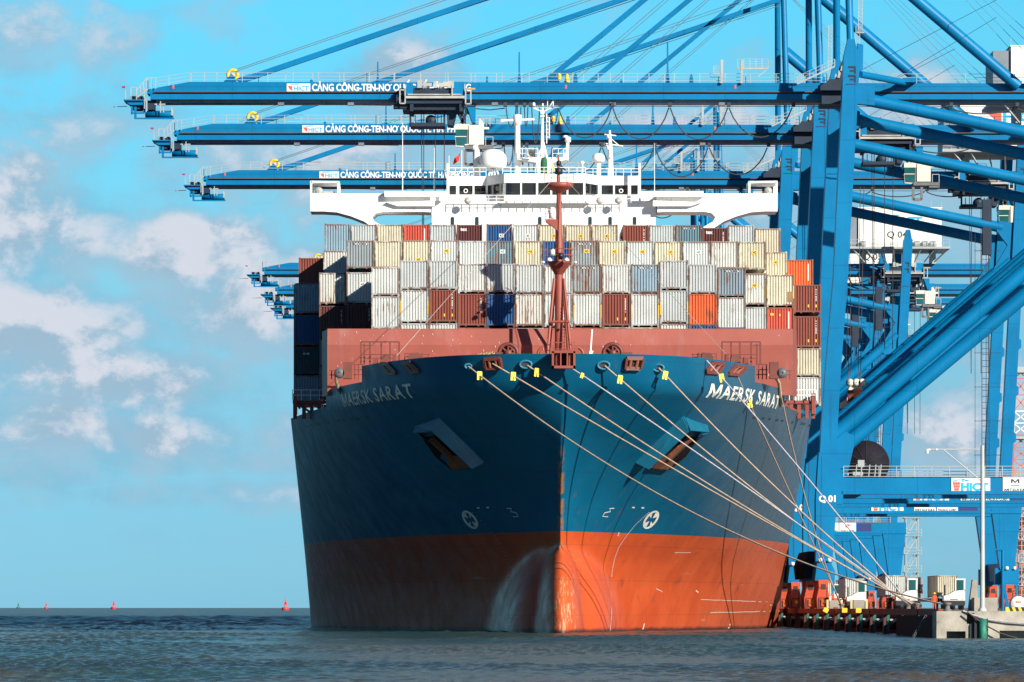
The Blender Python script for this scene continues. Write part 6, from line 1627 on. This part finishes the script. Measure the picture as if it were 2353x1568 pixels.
Ed = [(0, 1), (1, 2), (2, 3), (3, 4), (4, 5), (2, 6), (6, 7), (7, 8), (2, 9), (9, 10), (10, 11), (0, 12), (12, 13), (13, 14), (14, 15), (0, 16), (16, 17), (17, 18), (18, 19)]
Ra = [(.17, .13), (.16, .12), (.17, .12), .06, (.095, .11), (.08, .09), .07, .055, .045, .07, .055, .045, .1, .07, .055, .045, .1, .07, .055, .045]
skin("overalls", V, Ed, Ra, mat("overall_orange", (.75, .10, .025), .8, var=.1), r)
mb = MB(); mb.lathe((px_, py_ - .02, ZQ + 1.72), [(.14, 0), (.135, .06), (.09, .13), (.02, .15)], 12); mb.box(px_ - .13, px_ + .13, py_ - .2, py_ - .05, ZQ + 1.71, ZQ + 1.735); mb.build("helmet", M_YELLOW, r)
mb = MB(); mb.lathe((px_, py_ - .045, ZQ + 1.56), [(.02, 0), (.085, .05), (.095, .12), (.08, .19)], 12); mb.box(px_ - .015, px_ + .015, py_ - .17, py_ - .12, ZQ + 1.62, ZQ + 1.66); mb.build("face", mat("skin", (.42, .22, .14), .6), r)
for s in (-1, 1): 
    mb = MB(); hx, hy, hz = px_ + s * .245, py_ - .12, ZQ + .86
    mb.box(hx - .035, hx + .035, hy - .02, hy + .02, hz - .1, hz)
    for k in range(4): mb.bar((hx - .028 + k * .019, hy, hz - .1), (hx - .028 + k * .019, hy - .025, hz - .17 - .01 * (k in (1, 2))), .015)
    mb.bar((hx - s * .03, hy, hz - .03), (hx - s * .065, hy - .02, hz - .1), .018); mb.build("hand", mat("skin", (.42, .22, .14)), r)
# bollards that take the lines
bl = [(2177, 1391, 353, "end of the lowest rope"), (2107, 1396, 377, "bundle of ropes"), (2087, 1391, 385, "upper ropes"), (1934, 1393, 458, "steep ropes beside the orange bogies")]
for u, v, D, w_ in bl:
    mb = MB(); c = (PX(u, D), D, ZQ)
    mb.lathe(c, [(.30, 0), (.30, .1), (.19, .15), (.18, .42), (.30, .5), (.30, .58), (.05, .62)], 14)
    tag(mb.build("mooring_bollard", mat("bollard_grey", (.16, .15, .14), .6, var=.3)), "dark mushroom bollard on the quay edge holding the " + w_, "bollard", "bollards on the quay edge")
# small quayside clutter beside the bogies
for (u, D, c_, lab) in ((1918, 470, 'y', "small cream and ochre cabinet on the quay, just left of the nearest tractor's wheels"), (1987 - 13, 440, 'o', "low gantry-like power pit frame between two cream posts on the quay")):
    r = thing("power_cabinet", lab, "cabinet", (PX(u, D), D, ZQ)); x = PX(u, D)
    mb = MB(); mb.box(x - .5, x + .5, D, D + .8, ZQ, ZQ + .95); mb.build("body", mat("cabinet_grey", (.30, .27, .22), .7, var=.2), r)
    mb = MB()
    for s in (-1, 1): mb.box(x + s * .68 - .1, x + s * .68 + .1, D, D + .2, ZQ, ZQ + 1.0)
    mb.each("guard_post", mat("post_cream", (.62, .5, .25), .6), r)
# low concrete block and tank by the lamp post
mb = MB(); x = PX(2268, 350); mb.box(x - .9, x + .75, 350, 352, ZQ, ZQ + .95); mb.prism([(x - 1.1, ZQ), (x - .4, ZQ), (x - .5, ZQ + 2.2), (x - .8, ZQ + 2.25)], 352.2, 353); tag(mb.build("concrete_block", mat("block_conc", (.38, .34, .28), .85, var=.2, bump=.3)), "pale concrete blocks beside the foot of the lamp post", "concrete block")
# container stacks behind at right
for i, (u, v, c_, lab) in enumerate(((2335, 1195, 'maroon', "dark maroon container at the top of the yard stack on the right edge"), (2335, 1235, 'maroon', "maroon container second from the top in the yard stack on the right"), (2335, 1275, 'slate', "slate container in the middle of the yard stack on the right"), (2335, 1315, 'maroon', "maroon container second from the bottom in the yard stack on the right"), (2335, 1356, 'brown', "red-brown container at the foot of the yard stack on the right"))):
    D = 640.; make_container((PX(u + 14, D), D, ZQ + 2.6 * (4 - i)), 2.591, c_, lab, "yard containers at the right edge")
for i, c_ in enumerate(('maroon', 'slate', 'maroon', 'navy')):
    D = 640.; make_container((PX(2349, D) + 2.5, D, ZQ + 2.6 * (3 - i)), 2.591, c_, f"{cpaint(c_)[2]} container, {ORD[i]} from the top, right column of the yard stack", "yard containers at the right edge")
# red and white lattice mast far right
r = thing("lattice_tower", "red and white lattice jib tower rising at the right edge behind the cranes", "tower", (PX(2345, 620), 620, ZQ))
D = 620.
for k, (v0, v1, c_) in enumerate(((1395, 1085, 'r'), (1085, 1000, 'r'), (1000, 945, 'w'), (945, 870, 'r'), (870, 845, 'w'))):
    mb = MB(); um = lambda v, s: lerp(2345 + s * 14, 2347 + s * 26, (v - 845) / 550) - (1395 - v) * .0
    for s in (-1, 1):
        for dy in (-1.2, 1.2): mb.bar(P(um(v0, s), v0, D + dy), P(um(v1, s), v1, D + dy), .32)
    n = max(1, int((v0 - v1) / 26))
    for i in range(n):
        a, b = lerp(v0, v1, i / n), lerp(v0, v1, (i + 1) / n)
        mb.bar(P(um(a, -1), a, D - 1.2), P(um(b, 1), b, D - 1.2), .12); mb.bar(P(um(a, 1), a, D - 1.2), P(um(b, -1), b, D - 1.2), .12); mb.bar(P(um(b, -1), b, D - 1.2), P(um(b, 1), b, D - 1.2), .12)
    mb.build("lattice_section", mat("lattice_red", (.55, .13, .07), .6, var=.15) if c_ == 'r' else M_SIGN, r)
mb = MB(); mb.box(PX(2325, D), PX(2370, D), D - 2, D + 2, PZ(858, D), PZ(845, D)); mb.box(PX(2322, D), PX(2372, D), D - 2, D + 2, PZ(1010, D), PZ(1005, D)); mb.build("tower_platform", M_RAILG, r)

# spreader hanging from the second crane
SX, SD, SZ = PX(1964, 530), 530.5, PZ(938, 530)
r = thing("spreader", "orange spreader with cream sheaves hanging between the blue crane legs", "spreader", (SX, SD, SZ))
mb = MB(); mb.box(SX - 1.15, SX + 1.15, SD - 6, SD + 6, SZ + .2, SZ + .8); mb.prism([(SX - .8, SZ + .8), (SX + .85, SZ + .8), (SX + .7, SZ + 2.0), (SX - .55, SZ + 1.9)], SD - 1.5, SD + 1.5)
for s in (-1, 1):
    mb.box(SX + s * 1.05, SX + s * 1.25, SD - 6.1, SD - 5.8, SZ - .1, SZ + .9); mb.box(SX + s * .5 - .12, SX + s * .5 + .12, SD - 6.2, SD - 5.9, SZ - .15, SZ + .3)
mb.build("frame", mat("spreader_orange", (.72, .17, .035), .55, var=.2), r)
mb = MB(); mb.box(SX - 1.15, SX - .55, SD - 6.1, SD - 5.2, SZ + .5, SZ + 1.7); mb.box(SX - .3, SX + .3, SD - 6.15, SD - 6.0, SZ + .3, SZ + .7); mb.build("hydraulic_unit", mat("unit_dark_red", (.12, .03, .02), .6), r)
for s in (-.62, .12, .72):
    mb = MB(); mb.lathe((SX + s, SD - 1.6, SZ + 2.7), [(.05, 0), (.42, 0), (.36, .12), (.42, .25), (.05, .25)], 14, 'y'); mb.build("sheave", M_CREAM, r)
mb = MB(); mb.prism([(SX - .75, SZ + 1.9), (SX + .8, SZ + 1.9), (SX + .5, SZ + 2.8), (SX - .4, SZ + 2.8)], SD - 1.3, SD + 1.3); mb.build("headblock", M_CREAM, r)
mb = MB()
for k, dx_ in enumerate((-.6, -.35, .4, .65)): mb.tube([(SX + dx_, SD, SZ + 2.8), (SX + dx_ * 1.6, SD, 47.5)], .035, 4)
mb.build("hoist_rope", mat("rope_brown", (.09, .06, .05), .7), r)
# ------------------------------------------------------------------ mooring lines, rat guards, buoys
M_ROPE = mat("rope_fibre", (.50, .36, .25), .85, var=.2, vs=4)
M_ROPE2 = mat("rope_grey", (.46, .43, .45), .85, var=.2, vs=4)
def rope(path, Dend, lab, m=M_ROPE, r_=.06, d0=None, braid=True):
    """path: picture points from ship to quay; depth runs from the hull fairlead to the bollard"""
    p0 = hull_hit_off(*path[0], .3)
    u0, v0 = path[0]; u1, v1 = path[-1]
    p1 = P(u1, v1, Dend)
    # straight run in plan, height from the drawn sag
    pts = []; N = 40
    ln = [0]
    for a, b in zip(path, path[1:]): ln.append(ln[-1] + math.hypot(b[0] - a[0], b[1] - a[1]))
    def at(t):
        s = t * ln[-1]
        for i in range(len(path) - 1):
            if s <= ln[i + 1] + 1e-6:
                k = (s - ln[i]) / (ln[i + 1] - ln[i]); return lerp(path[i][0], path[i + 1][0], k), lerp(path[i][1], path[i + 1][1], k)
        return path[-1]
    # smooth the drawn polyline with a quadratic: mid control by least squares
    num = den = 0; 
    for i in range(1, 20):
        t = i / 20; u, v = at(t); bl_ = v0 + (v1 - v0) * (u - u0) / (u1 - u0); w_ = 4 * t * (1 - t)
        num += w_ * (v - bl_); den += w_ * w_
    sag = num / den
    for i in range(N + 1):
        t = i / N
        # plan position: straight line between the two ends
        x, y = lerp(p0.x, p1.x, t), lerp(p0.y, p1.y, t)
        u = U0 + F * x / y
        tt = (u - u0) / (u1 - u0)
        v = v0 + (v1 - v0) * tt + sag * 4 * tt * (1 - tt)
        pts.append(Vector((x, y, PZ(v, y))))
    mb = MB(); mb.tube(pts, r_, 6); o = mb.build("mooring_rope", m); tag(o, lab, "mooring rope", "mooring ropes from the bow to the quay")
    return pts
def guard(pts, uv, lab, sc=1.0, tilt=0):
    best = min(pts, key=lambda p: (U0 + F * p.x / p.y - uv[0]) ** 2 + (V0 - F * (p.z - HC) / p.y - uv[1]) ** 2)
    mb = MB(); s = .34 * sc
    pl = [(-s * .62, -s), (-s * .12, -s), (-s * .12, -s * .05), (s * .12, -s * .05), (s * .12, -s), (s * .62, -s), (s * .62, s * .85), (s * .5, s), (-s * .5, s), (-s * .62, s * .85)]
    mb.prism(pl, -.04, .04); o = mb.build("rat_guard", mat("guard_yellow", (.88, .70, .03), .5, var=.08)); o.location = best - Vector((0, .1, .05)); o.rotation_euler = (0, tilt, .35)
    tag(o, lab, "rat guard", "yellow rat guards on the mooring ropes")
R_ = [
 ([(1077, 843), (1115, 872), (1290, 1001), (1353, 1046), (1561.6, 1165.5), (1813, 1283), (2177, 1391)], 353, "lowest mooring rope, from the left of the bow to the right-hand bollard", M_ROPE, (1098, 863), .0),
 ([(1132, 836), (1235, 896), (1494, 1045.5), (1760, 1201), (2107, 1394)], 377, "mooring rope leaving the left red roller opening of the bow", M_ROPE, (1184, 867), .05),
 ([(1212, 840), (1271, 882), (1554, 1066), (1760, 1196), (2104, 1392)], 378, "mooring rope leaving the oval fairlead left of the bow's centre", M_ROPE, (1232, 858), .1),
 ([(1298, 836), (1368, 882), (1610, 1040), (1760, 1152), (1940, 1291), (2090, 1390)], 385, "pale grey mooring rope leaving the centre roller of the bow", M_ROPE2, (1336, 855), .35),
 ([(1390, 841), (1440, 882), (1584, 1006), (1685, 1092), (1820, 1194), (2086, 1388)], 386, "mooring rope leaving the oval fairlead right of the bow's centre", M_ROPE, (1418, 866), .15),
 ([(1514, 846), (1548, 882), (1633, 983), (1760, 1107), (1873, 1194), (2088, 1390)], 386, "mooring rope leaving the small fairlead between the two right openings", M_ROPE, (1532, 866), .2),
 ([(1624, 829), (1674, 882), (1734, 946), (1824, 1066), (1940, 1201), (2042, 1330), (2090, 1390)], 387, "lilac-grey mooring rope crossing the ship's name on the lit bow", M_ROPE2, (1663, 873), -.2),
 ([(1688, 850), (1706, 882), (1760, 1006), (1820, 1152), (1899, 1310), (1934, 1391)], 458, "steep mooring rope from the second lit roller opening to the quay", M_ROPE, (1728, 930), -.25),
 ([(1786, 868), (1794, 882), (1809, 976), (1843, 1115), (1888, 1287), (1932, 1391)], 459, "steepest mooring rope, with thick worn eye hanging from the right platform", M_ROPE, None, 0)]
GL = ["yellow rat guard on the leftmost rope of the bow", "yellow rat guard below the left red roller opening", "yellow rat guard on the rope left of the centre roller", "narrow yellow rat guard right of the centre roller", "yellow rat guard on the rope left of the right red roller opening",
      "yellow rat guard right of the right red roller opening", "yellow rat guard above the name on the lit bow", "dirty yellow rat guard hanging low beside the name on the lit bow"]
gi = 0
for path, D, lab, m, g, tl in R_:
    pts = rope(path, D, lab, m, .062)
    if g: guard(pts, g, GL[gi], .62 if gi == 3 else 1.0, tl); gi += 1
mb = MB()
pts = [hull_hit_off(u, v, 1.0) for u, v in ((1768, 862), (1782, 866), (1790, 880), (1793, 905), (1795, 935))]
mb.tube(pts, [.13, .15, .15, .14, .11], 7); tag(mb.build("rope_eye", mat("eye_cream", (.55, .42, .28), .85, var=.3, vs=3)), "thick cream rope eye hanging over the bulwark at the lit right bow", "rope")
mb = MB()
pts = [hull_hit_off(u, v, .8) for u, v in ((772, 868), (774, 880), (778, 895), (783, 905))]
mb.tube(pts, [.10, .15, .17, .08], 7); tag(mb.build("rope_eye", mat("eye_brown", (.20, .16, .10), .85, var=.3, vs=3)), "brown rope end hanging over the bulwark at the shaded left bow", "rope")
# eyes of the ropes on the quay
mb = MB()
for k in range(3):
    mb.tube([P(2070 + k * 3, 1372 + k * 2, 381), P(2090 + k * 3, 1384 + k, 380), P(2108, 1395, 377)], [.09, .13, .12], 7)
tag(mb.build("rope_bundle", mat("bundle_rope", (.50, .36, .23), .85, var=.3, vs=3)), "thick bundle of rope ends lying at the bollard on the quay edge", "rope")
# lines lying over the concrete end
mb = MB(); mb.tube([P(2213, 1404, YE - .1), P(2235, 1413, YE - .15), P(2270, 1424, YE - .2), P(2320, 1430, YE - .25), P(2380, 1433, YE - .3)], .06, 6); tag(mb.build("slack_rope", M_ROPE2), "pale slack rope draped across the concrete quay end at right", "rope")
mb = MB(); mb.tube([P(2222, 1406, YE - .5), P(2262, 1436, YE - .55), P(2300, 1456, YE - .6), P(2380, 1480, YE - .7)], .055, 6); tag(mb.build("slack_rope", mat("rope_dark", (.06, .055, .05), .85)), "dark rope slanting down across the concrete quay end at right", "rope")
# channel buoys
def buoy(u, base_v, top_v, D, m, lab):
    x = PX(u, D); s = (base_v - top_v) * D / F / 9.0
    r = thing("channel_buoy", lab, "buoy", (x, D, 0), "channel buoys on the horizon")
    mb = MB(); mb.lathe((x, D, -.5), [(.1, 0), (2.6 * s, .1), (2.6 * s, .5 + 1.7 * s), (2.3 * s, .5 + 2.0 * s), (.1, .5 + 2.1 * s)], 16); mb.build("float", m, r)
    mb = MB(); z0 = 2.0 * s
    for a in range(4):
        c, si = math.cos(a * 1.571 + .6), math.sin(a * 1.571 + .6); mb.bar((x + 1.5 * s * c, D + 1.5 * s * si, z0), (x + .5 * s * c, D + .5 * s * si, 6.6 * s), .22 * s)
    for h_, w_ in ((3.4, 1.25), (5.0, .9), (6.5, .6)): mb.box(x - w_ * s, x + w_ * s, D - w_ * s, D + w_ * s, h_ * s, (h_ + .2) * s)
    mb.box(x - .8 * s, x + .8 * s, D - .1, D + .1, 3.8 * s, 5.6 * s); mb.lathe((x, D, 6.7 * s), [(.35 * s, 0), (.35 * s, .8 * s), (.15 * s, 1.0 * s), (.12 * s, 1.9 * s), (.3 * s, 2.0 * s), (.02, 2.3 * s)], 8); mb.build("lantern_frame", m, r)
MR = mat("buoy_red", (.70, .045, .05), .5, var=.1); MG = mat("buoy_green", (.03, .13, .10), .6)
buoy(656, 1400, 1370, 4200, MR, "nearest and largest red buoy, close to the ship's left side"); buoy(261, 1397.5, 1375, 8200, MR, "middle-sized red buoy on the horizon, second nearest the ship")
buoy(106, 1397, 1380, 10500, MR, "small thin red buoy near the left edge of the horizon"); buoy(42, 1396.5, 1382, 13000, MG, "tiny dark green buoy at the far left of the horizon")
